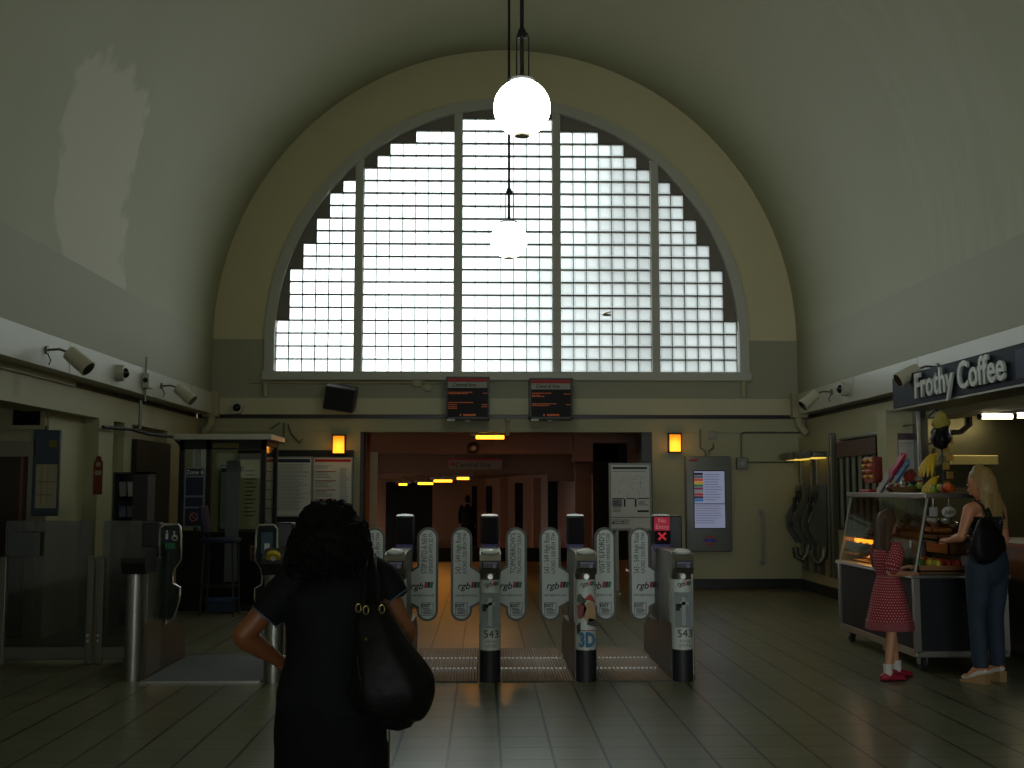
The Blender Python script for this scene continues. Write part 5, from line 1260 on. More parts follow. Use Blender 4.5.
# ================================================================== people
def cr(p0, p1, p2, p3, t):
    return .5*((2*p1)+(-p0+p2)*t+(2*p0-5*p1+4*p2-p3)*t*t+(-p0+3*p1-3*p2+p3)*t*t*t)
def limb(mb, pts, rad, side=(1, 0, 0), n=18, sub=4, uvl=None, cap=True, mod=None):
    """loft of ellipses through pts; rad = (half width along side, half depth)"""
    pts = [Vector(p) for p in pts]; rad = [Vector((r, r, 0)) if not hasattr(r, '__len__') else Vector((r[0], r[1], 0)) for r in rad]
    P_, R_ = [], []
    L = len(pts)
    for i in range(L-1):
        a, b, c, d = (pts[max(i-1, 0)], pts[i], pts[i+1], pts[min(i+2, L-1)]); ra, rb, rc, rd = (rad[max(i-1, 0)], rad[i], rad[i+1], rad[min(i+2, L-1)])
        for k in range(sub):
            P_.append(cr(a, b, c, d, k/sub)); R_.append(cr(ra, rb, rc, rd, k/sub))
    P_.append(pts[-1]); R_.append(rad[-1])
    if cap:   # rounded ends
        t0 = (P_[0]-P_[1]).normalized(); t1 = (P_[-1]-P_[-2]).normalized()
        h0 = min(R_[0].x, R_[0].y); h1 = min(R_[-1].x, R_[-1].y)
        a0, r0, a1, r1 = P_[0].copy(), R_[0].copy(), P_[-1].copy(), R_[-1].copy()
        for f in (.5, .85): P_.insert(0, a0+t0*h0*f*.8); R_.insert(0, r0*math.sqrt(1-f*f)); P_.append(a1+t1*h1*f*.8); R_.append(r1*math.sqrt(1-f*f))
    side = Vector(side); rings = []; S_ = side.normalized()
    for i, p in enumerate(P_):
        t = (P_[min(i+1, len(P_)-1)]-P_[max(i-1, 0)]).normalized()
        u = S_-t*S_.dot(t); u = u.normalized() if u.length > .05 else t.orthogonal().normalized()
        w = t.cross(u)
        ring = []
        for k in range(n):
            an = 2*PI*k/n; r = 1 if mod is None else mod(i/(len(P_)-1), an)
            ring.append(mb.bm.verts.new(p+(u*math.cos(an)*max(R_[i].x, 1e-4)+w*math.sin(an)*max(R_[i].y, 1e-4))*r))
        rings.append(ring)
    uv = mb.bm.loops.layers.uv.verify() if uvl else None
    acc = 0
    for i in range(len(rings)-1):
        st = (P_[i+1]-P_[i]).length
        for k in range(n):
            f = mb.bm.faces.new((rings[i][k], rings[i][(k+1) % n], rings[i+1][(k+1) % n], rings[i+1][k]))
            if uv:
                per = uvl
                for lp, (uu, vv) in zip(f.loops, ((k/n*per, acc), ((k+1)/n*per, acc), ((k+1)/n*per, acc+st), (k/n*per, acc+st))): lp[uv].uv = (uu, vv)
        acc += st
    mb.bm.faces.new(rings[0][::-1]); mb.bm.faces.new(rings[-1])
    return mb
def remesh(o, vox, smooth=5, fac=.5):
    m = o.modifiers.new('r', 'REMESH'); m.mode = 'VOXEL'; m.voxel_size = vox; m.use_smooth_shade = True
    s = o.modifiers.new('s', 'SMOOTH'); s.iterations = smooth; s.factor = fac
    bake(o)
    for p in o.data.polygons: p.use_smooth = True
    return o
def hand(mb, w, d, nrm, s=1, curl=.5, thumb=1):
    """w wrist, d direction of the hand, nrm palm direction (fingers curl towards it), thumb +-1 side"""
    w, d, nrm = Vector(w), Vector(d).normalized(), Vector(nrm); nrm = (nrm-d*nrm.dot(d)).normalized(); sd = d.cross(nrm)*thumb
    limb(mb, [w-d*.02*s, w+d*.03*s, w+d*.07*s, w+d*.092*s], [(.024*s, .019*s), (.034*s, .016*s), (.04*s, .014*s), (.038*s, .011*s)], sd, 14, 3)
    for i, (off, ln, ex) in enumerate(((.03, .068, 0), (.0105, .078, .004), (-.0095, .073, .002), (-.029, .056, -.006))):
        p = w+d*(.088+ex)*s+sd*off*s; pts = [p-d*.015*s, p]; a = curl*.5
        for k, f in enumerate((.42, .33, .25)):
            p = p+(d*math.cos(a)+nrm*math.sin(a)+sd*off*1.0)*ln*f*s; pts.append(p); a += curl*(.9+.1*i)
        limb(mb, pts, [.0095*s, .0092*s, .0088*s, .008*s, .0065*s], sd, 8, 2)
    p = w+d*.025*s+sd*.026*s
    limb(mb, [w+d*.01*s+sd*.012*s, p, p+(d*.6+sd*.75+nrm*.2)*.035*s, p+(d*.9+sd*.75+nrm*.5)*.062*s], [.015*s, .013*s, .0105*s, .0075*s], nrm, 8, 2)
def headmesh(mb, c, R, s=1):
    """c centre of skull, R 3x3 (right, forward, up)"""
    def q(x, y, z): return Vector(c)+R @ Vector((x, y, z))*s
    limb(mb, [q(0, -.005, .115), q(0, -.005, .085), q(0, -.008, .03), q(0, .0, -.02), q(0, .015, -.065), q(0, .03, -.105), q(0, .04, -.12)], [(.03, .04), (.058, .075), (.076, .098), (.074, .092), (.064, .076), (.042, .05), (.02, .025)] if s == 1 else [(a*s, b*s) for a, b in ((.03, .04), (.058, .075), (.076, .098), (.074, .092), (.064, .076), (.042, .05), (.02, .025))], R @ Vector((1, 0, 0)), 22, 3)
    limb(mb, [q(0, .085, .0), q(0, .095, -.03), q(0, .104, -.046), q(0, .09, -.053)], [.007*s, .009*s, .0115*s, .009*s], R @ Vector((1, 0, 0)), 8, 3)
    for sx in (-1, 1):
        limb(mb, [q(sx*.074, .0, -.05), q(sx*.084, -.008, -.02), q(sx*.084, -.012, .005), q(sx*.074, -.005, .018)], [(.006*s, .012*s), (.008*s, .018*s), (.008*s, .018*s), (.006*s, .012*s)], R @ Vector((1, 0, 0)), 8, 3)
        mb.sph(q(sx*.032, .078, -.003), .013*s, u=8, v=6)
    limb(mb, [q(-.024, .083, -.078), q(0, .094, -.076), q(.024, .083, -.078)], [.006*s, .009*s, .006*s], (0, 0, 1), 8, 3)
def face_parts(parent, c, R, s, lip, iris='#2a1c12'):
    def q(x, y, z): return Vector(c)+R @ Vector((x, y, z))*s
    for sx in (-1, 1):
        e = MB(); e.sph(q(sx*.032, .088, -.003), .0085*s, (1, .7, .8), 10, 8); e.build('eye', mat('eye_white', '#cfc8c0', .3), parent, True)
        e = MB(); e.sph(q(sx*.032, .0945, -.003), .004*s, u=8, v=6); e.build('iris', mat('iris'+iris, iris, .3), parent, True)
        e = MB(); limb(e, [q(sx*.018, .094, .018), q(sx*.034, .094, .023), q(sx*.05, .084, .018)], [.002*s, .003*s, .0015*s], (0, 0, 1), 6, 3); e.build('eyebrow', mat('brow'+iris, iris, .8), parent, True)
    e = MB(); limb(e, [q(-.022, .09, -.077), q(0, .1, -.075), q(.022, .09, -.077)], [.003*s, .005*s, .003*s], (0, 0, 1), 8, 3); e.build('lips', mat('lips'+lip, lip, .5), parent, True)
def skinmat(name, col):
    m = mat(name, col, .5, var=.08, scale=15); b = m.node_tree.nodes['Principled BSDF']; b.inputs['Subsurface Weight'].default_value = .1; b.inputs['Subsurface Radius'].default_value = (.01, .004, .002)
    return m
def rotm(rz, tilt=0, roll=0): return Matrix.Rotation(rz, 3, 'Z') @ Matrix.Rotation(tilt, 3, 'X') @ Matrix.Rotation(roll, 3, 'Y')
def body(parent, J, k, m, vox=.008, handk=(.6, .6), palms=((1, 0, 0), (-1, 0, 0)), hd=None):
    """continuous nude figure; J joints; k girth factor"""
    b = MB(); V_ = {a: Vector(v) for a, v in J.items()}
    hip, chest, neck = V_['pelvis'], V_['chest'], V_['neck']
    mid = hip.lerp(chest, .5)
    limb(b, [hip+Vector((0, 0, -.06*k)), hip, mid, chest, V_['neckbase']], [(.12*k, .09*k), (.165*k, .11*k), (.125*k, .088*k), (.15*k, .105*k), (.07*k, .065*k)], (1, 0, 0), 24)
    limb(b, [V_['shL'], V_['neckbase']+Vector((0, 0, -.02*k)), V_['shR']], [.05*k, (.055*k, .06*k), .05*k], (0, 0, 1), 16)
    limb(b, [V_['neckbase']+Vector((0, 0, -.04*k)), neck, V_['head']+Vector((0, 0, -.03*k))], [.058*k, .05*k, .052*k], (1, 0, 0), 16)
    headmesh(b, V_['head'], J_R[0] if hd is None else hd, k if k < .95 else 1)
    for s_, i in (('L', 0), ('R', 1)):
        sh, el, wr = V_['sh'+s_], V_['el'+s_], V_['wr'+s_]
        limb(b, [sh, sh.lerp(el, .35), sh.lerp(el, .85), el, el.lerp(wr, .3), el.lerp(wr, .8), wr], [.052*k, .047*k, .037*k, .037*k, .038*k, .026*k, (.026*k, .02*k)], (0, 1, 0), 16)
        hand(b, wr, V_['hd'+s_]-wr, palms[i], k*1.0, handk[i], 1 if i else -1)
        hp, kn, an, to = V_['hip'+s_], V_['kn'+s_], V_['an'+s_], V_['to'+s_]
        limb(b, [hp, hp.lerp(kn, .3), hp.lerp(kn, .8), kn, kn.lerp(an, .3), kn.lerp(an, .75), an], [.088*k, .083*k, .06*k, .055*k, .056*k, .038*k, .034*k], (1, 0, 0), 18)
        fd = (to-an); fd.z = 0; fd = fd.normalized(); z0 = an.z-.05*k
        heel = an-fd*.045*k; heel.z = an.z-.035*k; ball = an.lerp(to, .7); ball.z = to.z; 
        limb(b, [heel, an+fd*.03*k+Vector((0, 0, -.03*k)), ball, to], [(.03*k, .035*k), (.035*k, .035*k), (.042*k, .02*k), (.03*k, .014*k)], (-fd.y, fd.x, 0), 12)
    o = b.build('body', m, parent); return remesh(o, vox, 4)
J_R = [Matrix.Identity(3)]
def strands(mb, starts_ends, r=.005, n=5):
    for pts in starts_ends: mb.tube(pts, [r*1.0]+[r]*(len(pts)-2)+[r*.25], n)

# ---------------------------------------------------------------- woman in black, seen from behind
FY = 3.7
o0 = at(334, 600, Y=FY); OX = o0.x
def P(px, py, dy=0): 
    v = at(px, py, Y=FY+dy); return Vector((v.x-OX, dy, v.z))
T_ = thing('person', 'dark haired person in black short sleeved top with big black shoulder bag, seen from behind', 'person', (OX, FY, 0))
SK1 = skinmat('skin_brown', '#85502f')
hdR = rotm(.0, -.28)
J = dict(pelvis=(0.0, 0, .78), chest=P(334, 603), neckbase=P(332, 566), neck=P(332, 556, .01), head=P(330, 543, .03), shL=P(294, 577), shR=P(376, 575), elL=P(243, 636, -.03), wrL=P(281, 662, .10), hdL=P(303, 672, .16),
         elR=P(405, 632, -.03), wrR=P(384, 690, .14), hdR=P(362, 700, .20), hipL=(-.085, 0, .74), hipR=(.085, 0, .74), knL=(-.10, .02, .41), knR=(.10, .02, .41), anL=(-.11, 0, .075), anR=(.11, 0, .075), toL=(-.13, .16, .025), toR=(.13, .16, .025))
bd = body(T_, J, .93, SK1, .0055, (.7, .9), ((1, 0, .1), (-1, 0, .3)), hdR)
face_parts(T_, J['head'], hdR, .93, '#7a3a30')
CLOTH = mat('black_jersey', '#101114', .8, var=.25, scale=5, bump=.35, bscale=14, spec=.2); TRS = mat('black_trousers', '#0f0f12', .8, var=.2, scale=6, bump=.4, bscale=10, spec=.15)
b = MB()
fold = lambda u, a: 1+.02*math.sin(a*5+u*9)+.015*math.sin(a*3-u*14)
limb(b, [P(331, 708), P(331, 690), P(333, 655), P(335, 620), P(336, 592), P(334, 572)], [(.172, .13), (.172, .128), (.150, .115), (.155, .118), (.165, .118), (.10, .075)], (1, 0, 0), 36, 5, mod=fold)
limb(b, [P(292, 579), P(332, 566), P(377, 577)], [.062, (.075, .075), .062], (0, 0, 1), 16)
# sleeves
limb(b, [P(305, 580), P(287, 590), P(264, 617, -.02)], [(.062, .062), (.063, .063), (.052, .052)], (0, 1, 0), 18, cap=False)
limb(b, [P(362, 576), P(381, 580), P(396, 600, -.01)], [(.062, .062), (.062, .062), (.048, .048)], (0, 1, 0), 18, cap=False)
sh = remesh(b.build('top', CLOTH, T_), .008, 4)
b = MB()
for c_, r_, ax in ((P(265, 617, -.02), .052, P(264, 617, -.02)-P(287, 590)), (P(396, 599, -.01), .05, P(396, 600, -.01)-P(381, 580))):
    ax = ax.normalized(); u = ax.orthogonal().normalized(); w = ax.cross(u)
    b.tube([c_+(u*math.cos(i*PI/12)+w*math.sin(i*PI/12))*r_ for i in range(24)], .0028, 6, True)
b.build('sleeve_piping', mat('grey_piping', '#4d5a6e', .6), sh, True)
b = MB()
limb(b, [(-.006, 0, .62), (-.006, 0, .70), (-.006, 0, .80), (-.006, .0, .90)], [(.15, .12), (.178, .13), (.176, .13), (.165, .12)], (1, 0, 0), 30)
for s_ in (-1, 1): limb(b, [(s_*.090, 0, .70), (s_*.095, 0, .55), (s_*.10, .02, .38), (s_*.108, .0, .2), (s_*.11, .0, .035)], [(.092, .115), (.085, .1), (.072, .082), (.07, .08), (.075, .09)], (1, 0, 0), 24, cap=False)
remesh(b.build('trousers', TRS, T_), .009, 3)
for s_ in (-1, 1):
    b = MB(); limb(b, [(s_*.108, -.05, .035), (s_*.112, .03, .05), (s_*.122, .11, .035), (s_*.132, .18, .025)], [(.04, .03), (.045, .045), (.05, .03), (.035, .018)], (1, 0, 0), 16); b.b2((s_*.115-.04, -.07, 0), (s_*.115+.045, .19, .015), .005); b.build('shoe', mat('black_shoe', '#101010', .4), T_, True)
# hair: loose dark curls
HM = mat('black_hair', '#0b0908', .75, var=.3, scale=30, spec=.15)
b = MB()
limb(b, [P(328, 521, .02), P(329, 531, .02), P(330, 543, .005), P(330, 557, -.015), P(329, 573, -.02)], [(.096, .10), (.120, .12), (.13, .125), (.140, .115), (.125, .07)], (1, 0, 0), 40, 6)
hr = remesh(b.build('hair', HM, T_), .008, 2)
for v in hr.data.vertices:
    c = v.co; nrm = v.normal
    d = .010*noise.noise(c*22)+.010*noise.noise(c*55+Vector((3, 1, 2)))
    # open the mass over the face
    v.co = c+nrm*d
    if c.y > .09 and c.z < J['head'].z+.05: v.co.y -= (c.y-.09)*.9
r = random.Random(5); b = MB(); vs = list(hr.data.vertices)
for i in range(420):
    v = vs[r.randrange(len(vs))]
    if v.co.y > .08: continue
    c = v.co.copy(); nrm = v.normal.copy(); u = nrm.orthogonal().normalized(); w = nrm.cross(u); a0 = r.random()*6; rad = r.uniform(.008, .016); pts = []
    for k in range(7):
        a = a0+k*.8; pts.append(c+nrm*(.001+.006*math.sin(k*.5))+u*rad*math.cos(a)+w*rad*math.sin(a)+Vector((0, 0, -.006*k)))
    b.tube(pts, [.002, .003, .0032, .003, .003, .0025, .001], 4)
b.build('curls', HM, hr, True)
# shoulder bag
T2 = thing('shoulder_bag', 'large soft black leather bag hanging from the right shoulder of the person in black', 'bag', (OX, FY, 0))
LEA = mat('black_leather', '#0c0b0c', .55, var=.3, scale=8, bump=.8, bscale=12, spec=.25)
b = MB()
def bfold(u, a): return 1+.05*math.sin(a*4+3*u)+.035*math.sin(a*9+u*4)*(1-u)
limb(b, [P(372, 608, -.15), P(374, 625, -.16), P(382, 655, -.17), P(390, 685, -.17), P(393, 708, -.16), P(392, 717, -.16)], [(.045, .03), (.064, .05), (.092, .08), (.128, .1), (.112, .085), (.07, .05)], (1, 0, 0), 40, 6, mod=lambda u, a: 1+.045*math.sin(a*6+3*u)+.03*math.sin(a*11+u*5))
bg_ = b.build('bag_body', LEA, T2, True, ang=180)
b = MB()
for dx in (0, 17):
    b.tube([P(363+dx, 612, -.19), P(364+dx*.8, 590, -.165), P(365+dx*.6, 570, -.12), P(369+dx*.3, 555, -.03), P(372, 554, .03), P(372, 575, .1), P(372+dx*.3, 610, .02)], .0075, 8)
b.build('strap', LEA, T2, True)
for (px_, py_) in ((358.5, 608), (366, 610), (382, 609)):
    b = MB(); c_ = P(px_, py_, -.21); b.tube([c_+Vector((.008*math.cos(i*PI/6), 0, .013*math.sin(i*PI/6))) for i in range(12)], .0022, 6, True); b.build('buckle', mat('dull_brass', '#8a7a4a', .35, metal=.8), T2, True)
b = MB(); b.sph(P(366, 639, -.235), .005, u=8, v=6); b.build('stud', MATS['dull_brass'], T2, True)
b = MB(); b.tube([P(357, 655, -.245), P(362, 690, -.25), P(375, 712, -.24)], .003, 5); b.build('seam', LEA, T2, True)
# steel post beside her
p = at(387.5, 724, Y=3.78)
t = thing('steel_post', 'slim bright steel post just right of the legs of the person in black', 'post', (p.x, 3.78, 0))
b = MB(); b.cyl((0, 0, 0), (0, 0, p.z), .009, n=14); b.build('tube', STEEL, t, True); b = MB(); b.lathe([(0, 0), (.06, 0), (.06, .008), (.012, .014), (0, .014)], 20); b.build('foot', STEEL, t, True)

# ---------------------------------------------------------------- girl in red dotted dress
GX = at(890, 640, Y=9.12).x
T3_ = thing('person', 'long haired child in red white dotted dress and white socks beside the food cart', 'person', (GX, 9.12, 0), -1.3)
SK2 = skinmat('skin_fair', '#c08a68')
hdR = rotm(.1, -.12)
J = dict(pelvis=(0, 0, .68), chest=(0, -.01, .96), neckbase=(0, -.01, 1.085), neck=(0, 0, 1.12), head=(0, .015, 1.235), shL=(-.115, 0, 1.045), shR=(.115, 0, 1.045), elL=(-.155, .03, .85), wrL=(-.10, .2, .87), hdL=(-.07, .27, .89),
         elR=(.15, -.09, .855), wrR=(.115, .13, .84), hdR=(.09, .20, .85), hipL=(-.06, 0, .66), hipR=(.06, 0, .66), knL=(-.07, .06, .37), knR=(.07, -.035, .37), anL=(-.075, .11, .06), anR=(.075, -.08, .06), toL=(-.085, .23, .02), toR=(.085, .04, .02))
body(T3_, J, .74, SK2, .006, (.7, .7), ((.3, 0, -1), (-.3, 0, -1)), hdR)
face_parts(T3_, J['head'], hdR, .78, '#9a4a44', '#4a3a2a')
m = bpy.data.materials.new('dotted_red_cotton'); m.use_nodes = True; nt = m.node_tree; bb = nt.nodes['Principled BSDF']; uvn = N(nt, 'ShaderNodeUVMap'); sp = N(nt, 'ShaderNodeSeparateXYZ'); nt.links.new(uvn.outputs[0], sp.inputs[0])
D = .021
u_ = MATH(nt, 'DIVIDE', sp.outputs[0], D); v_ = MATH(nt, 'DIVIDE', sp.outputs[1], D)
row = MATH(nt, 'FLOOR', v_); u2 = MATH(nt, 'ADD', u_, MATH(nt, 'MULTIPLY', MATH(nt, 'MODULO', row, 2.0), .5))
du = MATH(nt, 'SUBTRACT', MATH(nt, 'FRACT', u2), .5); dv = MATH(nt, 'SUBTRACT', MATH(nt, 'FRACT', v_), .5)
rr_ = MATH(nt, 'ADD', MATH(nt, 'MULTIPLY', du, du), MATH(nt, 'MULTIPLY', dv, dv))
nt.links.new(MIX(nt, MATH(nt, 'LESS_THAN', rr_, .05), lin('#8a1424'), lin('#b99a9a')), bb.inputs['Base Color']); bb.inputs['Roughness'].default_value = .8
DOT = m
SKB = mat('hem_print', '#8a4248', .8, var=.4, scale=60)
b = MB()
limb(b, [(0, 0, .40), (0, 0, .44), (0, 0, .55), (0, 0, .70), (0, 0, .80), (0, 0, .83), (0, -.01, .93), (0, -.01, 1.02), (0, -.01, 1.075)], [(.185, .185), (.182, .182), (.16, .158), (.135, .12), (.105, .088), (.103, .086), (.115, .095), (.115, .088), (.06, .055)], (1, 0, 0), 40, 5, uvl=.9, cap=False, mod=lambda u, a: 1+.045*math.sin(a*7)*max(0, .5-u)*2)
dr_ = b.build('dress', DOT, T3_, True, ang=180)
b = MB(); limb(b, [(0, 0, .395), (0, 0, .43), (0, 0, .465)], [(.189, .189), (.186, .186), (.182, .181)], (1, 0, 0), 40, 3, cap=False, mod=lambda u, a: 1+.045*math.sin(a*7)*.9); b.build('hem_band', SKB, dr_, True, ang=180)
for s_ in (-1, 1):
    b = MB(); limb(b, [(s_*.085, -.0, 1.055), (s_*.12, .0, 1.04), (s_*.145, .01-(s_ > 0)*.035, .98), (s_*.158, .025-(s_ > 0)*.09, .91), (s_*.155, .04-(s_ > 0)*.11, .875)], [.045, .055, .062, .06, .045], (0, 1, 0), 20, 4, uvl=.36, cap=True); b.build('sleeve', DOT, dr_, True, ang=180)
for s_, an, to in ((-1, J['anL'], J['toL']), (1, J['anR'], J['toR'])):
    b = MB(); a = Vector(an); limb(b, [a+Vector((0, 0, -.02)), a+Vector((0, 0, .03)), a+Vector((0, 0, .075))], [.036, .034, .037], (1, 0, 0), 16, cap=False); b.build('sock', mat('white_sock', '#c9c6c0', .85), T3_, True)
    b = MB(); d_ = (Vector(to)-a); d_.z = 0; d_ = d_.normalized()
    limb(b, [a-d_*.045+Vector((0, 0, -.03)), a+d_*.0+Vector((0, 0, -.02)), a+d_*.07+Vector((0, 0, -.03)), a+d_*.135+Vector((0, 0, -.04))], [(.03, .028), (.037, .036), (.036, .026), (.026, .018)], (-d_.y, d_.x, 0), 14); b.build('shoe', mat('pink_red_shoe', '#9a2038', .45), T3_, True)
    b = MB(); limb(b, [a-d_*.06+Vector((0, 0, -.054)), a+Vector((0, 0, -.054)), a+d_*.14+Vector((0, 0, -.054))], [(.028, .006), (.036, .006), (.028, .006)], (-d_.y, d_.x, 0), 12); b.build('shoe_sole', mat('dark_sole', '#2a1014', .7), T3_, True)
def long_hair(parent, c, R, s, m, back_z, wtop, wbot, n, seed, lean=(0, 0)):
    c = Vector(c); b = MB(); bz = back_z
    limb(b, [c+R @ Vector((0, -.01, .125))*s, c+R @ Vector((0, -.015, .09))*s, c+R @ Vector((0, -.03, .02))*s, c+R @ Vector((0, -.05, -.06))*s, Vector((c.x+lean[0]*.5, c.y-.075*s, (c.z+bz)/2)), Vector((c.x+lean[0], c.y-.08*s, bz))],
         [(.035*s, .045*s), (.072*s, .088*s), (wtop, .092*s), (wtop*1.0, .07*s), (wbot, .05*s), (wbot*.75, .03*s)], R @ Vector((1, 0, 0)), 30, 4, mod=lambda u, a: 1+.03*math.sin(a*13))
    h = b.build('hair', m, parent, True, ang=180)
    r = random.Random(seed); b = MB(); L_ = []
    for i in range(n):
        a = r.uniform(-PI*.98, -.02)  # around the back from right to left
        a = r.uniform(PI*.95, PI*2.05)
        top = c+R @ Vector((.02*math.cos(a), .02*math.sin(a)-.01, .13))*s
        p1 = c+R @ Vector((.066*math.cos(a), .086*math.sin(a)-.012, .10))*s
        p2 = c+R @ Vector((math.cos(a)*(wtop/s+.006), math.sin(a)*.1-.02, .02))*s
        p3 = c+R @ Vector((math.cos(a)*(wtop/s+.004), math.sin(a)*.085-.035, -.07))*s
        ez = bz+r.uniform(-.03, .06)*s; f = math.cos(a)
        p5 = Vector((c.x+lean[0]+f*wbot*1.05+r.uniform(-.012, .012), c.y-.08*s+math.sin(a)*.045*s, ez)); p4 = p3.lerp(p5, .5)+Vector((lean[0]*.1+r.uniform(-.008, .008), -.01*s, 0))
        L_.append([top, p1, p2, p3, p4, p5])
    strands(b, L_, .0055*s+.001, 5); b.build('strand', m, h, True)
    h.data.update(); return h
HB = mat('brown_hair', '#463320', .55, var=.3, scale=40); long_hair(T3_, J['head'], hdR, .8, HB, .97, .072, .085, 110, 2)

# ---------------------------------------------------------------- woman in jeans at the cart
WY = 8.95; WX = at(990, 640, Y=WY).x
T4 = thing('person', 'blonde person in blue jeans and wedge shoes at the food cart, seen from behind', 'person', (WX, WY, 0), .42)
hdR = rotm(.35, -.15)
J = dict(pelvis=(0, 0, .97), chest=(0, -.0, 1.23), neckbase=(0, -.01, 1.40), neck=(0, .0, 1.44), head=(-.01, .03, 1.565), shL=(-.165, 0, 1.36), shR=(.165, 0, 1.36), elL=(-.235, .03, 1.14), wrL=(-.15, .24, 1.10), hdL=(-.12, .33, 1.11),
         elR=(.23, .02, 1.11), wrR=(.13, .22, 1.12), hdR=(.10, .31, 1.13), hipL=(-.085, 0, .92), hipR=(.085, 0, .92), knL=(-.10, .03, .52), knR=(.10, .03, .52), anL=(-.115, .0, .14), anR=(.115, .04, .14), toL=(-.135, .14, .05), toR=(.13, .18, .05))
body(T4, J, .97, skinmat('skin_tan', '#bd7f5c'), .007, (.8, .8), ((.3, 0, -1), (-.3, 0, -1)), hdR)
face_parts(T4, J['head'], hdR, 1, '#9a4a44', '#5a4a3a')
m, nt, bb, tc, x, y, z = rawmat('black_dotted_top')
vo = N(nt, 'ShaderNodeTexVoronoi'); vo.inputs['Scale'].default_value = 38; nt.links.new(tc.outputs['Object'], vo.inputs['Vector'])
nt.links.new(MIX(nt, MATH(nt, 'LESS_THAN', vo.outputs['Distance'], .22), lin('#101014'), lin('#a9a9a4')), bb.inputs['Base Color']); bb.inputs['Roughness'].default_value = .8
b = MB(); limb(b, [(0, 0, .98), (0, 0, 1.06), (0, 0, 1.15), (0, 0, 1.24), (0, 0, 1.30)], [(.172, .125), (.145, .11), (.138, .105), (.155, .118), (.158, .115)], (1, 0, 0), 32, 4, cap=False, mod=lambda u, a: 1+.015*math.sin(a*7+u*5))
for s_ in (-1, 1): b.tube([(s_*.09, -.11, 1.28), (s_*.085, -.09, 1.37), (s_*.08, -.02, 1.43), (s_*.085, .07, 1.37), (s_*.09, .11, 1.28)], .006, 6)
b.build('top', m, T4, True, ang=180)
JEAN = mat('blue_denim', '#212f40', .8, var=.35, scale=9, bump=.3, bscale=50)
b = MB(); limb(b, [(0, 0, .84), (0, 0, .90), (0, -.01, .97), (0, 0, 1.03)], [(.15, .12), (.178, .135), (.172, .13), (.155, .115)], (1, 0, 0), 28)
for s_, an in ((-1, J['anL']), (1, J['anR'])): limb(b, [(s_*.088, 0, .92), (s_*.093, .01, .75), (s_*.1, .03, .52), (s_*.108, (.03+an[1])/2, .32), (an[0], an[1]-.005, .12)], [(.096, .115), (.09, .1), (.066, .07), (.06, .068), (.052, .062)], (1, 0, 0), 22, cap=False)
jn = remesh(b.build('jeans', JEAN, T4), .009, 3)
b = MB(); b.tube([(.158*math.cos(i*PI/14), .118*math.sin(i*PI/14), 1.02) for i in range(28)], .013, 6, True); b.build('belt', mat('belt_black', '#141414', .5), T4, True)
for an, to in ((J['anL'], J['toL']), (J['anR'], J['toR'])):
    a = Vector(an); d_ = Vector(to)-a; d_.z = 0; d_ = d_.normalized(); R_ = Matrix.Rotation(math.atan2(-d_.x, d_.y), 3, 'Z')
    q = MB(); q.prism([(-.06, 0), (.165, 0), (.17, .014), (.10, .022), (.0, .065), (-.06, .08)], -.034, .034, 'yz'); q.xf(Matrix.Translation((a.x, a.y, 0)) @ R_.to_4x4()); q.build('wedge_sole', mat('cork', '#9a7a52', .8, var=.2, scale=60), T4)
    q = MB(); limb(q, [R_ @ Vector((0, -.045, .105)), R_ @ Vector((0, -.015, .095)), R_ @ Vector((0, .08, .05)), R_ @ Vector((0, .15, .03))], [(.028, .028), (.032, .033), (.036, .024), (.028, .017)], R_ @ Vector((1, 0, 0)), 14); q.xf(Matrix.Translation((a.x, a.y, 0))); q.build('shoe_upper', mat('white_leather', '#c9c0b4', .5), T4, True)
HBL = mat('blonde_hair', '#8f7444', .5, var=.3, scale=40); long_hair(T4, J['head'], hdR, 1.0, HBL, 1.22, .086, .12, 170, 3, (.05, 0))
T5 = thing('handbag', 'black shoulder handbag under the left arm of the blonde person in jeans', 'bag', (WX, WY, 0), .42)
b = MB(); limb(b, [(-.14, -.19, 1.22), (-.17, -.20, 1.19), (-.19, -.2, 1.10), (-.19, -.2, 1.02), (-.18, -.2, .985)], [(.10, .03), (.145, .05), (.17, .06), (.16, .06), (.11, .04)], (1, 0, 0), 32, 4, mod=lambda u, a: 1+.03*math.sin(a*7+u*5)); b.build('bag_body', LEA, T5, True, ang=180)
b = MB()
for dx in (0, .045): b.tube([(-.17+dx, -.19, 1.19), (-.14+dx, -.16, 1.28), (-.115+dx, -.08, 1.39), (-.11+dx, -.01, 1.425), (-.12+dx, .07, 1.36), (-.14+dx, .13, 1.25), (-.15+dx, .02, 1.2) if False else (-.16+dx, .14, 1.2)], .009, 8)
b.build('strap', LEA, T5, True)

# ---------------------------------------------------------------- far figure in the passage
fx_ = at(467.5, 520, Y=35.5)
T6 = thing('person', 'dark clothed figure standing far away in the orange lit passage', 'person', (fx_.x, 35.5, -.41))
J = dict(pelvis=(0, 0, .93), chest=(0, 0, 1.25), neckbase=(0, 0, 1.43), neck=(0, 0, 1.47), head=(0, .0, 1.6), shL=(-.18, 0, 1.39), shR=(.18, 0, 1.39), elL=(-.24, 0, 1.12), wrL=(-.24, .05, .88), hdL=(-.24, .07, .78),
         elR=(.24, 0, 1.12), wrR=(.24, .05, .88), hdR=(.24, .07, .78), hipL=(-.085, 0, .88), hipR=(.085, 0, .88), knL=(-.1, .02, .48), knR=(.1, .02, .48), anL=(-.11, 0, .08), anR=(.11, 0, .08), toL=(-.13, .16, .03), toR=(.13, .16, .03))
body(T6, J, 1.0, skinmat('skin_far', '#7a5038'), .014, (.4, .4), ((1, 0, 0), (-1, 0, 0)), Matrix.Identity(3))
DK = mat('dark_coat', '#141210', .8, spec=.1)
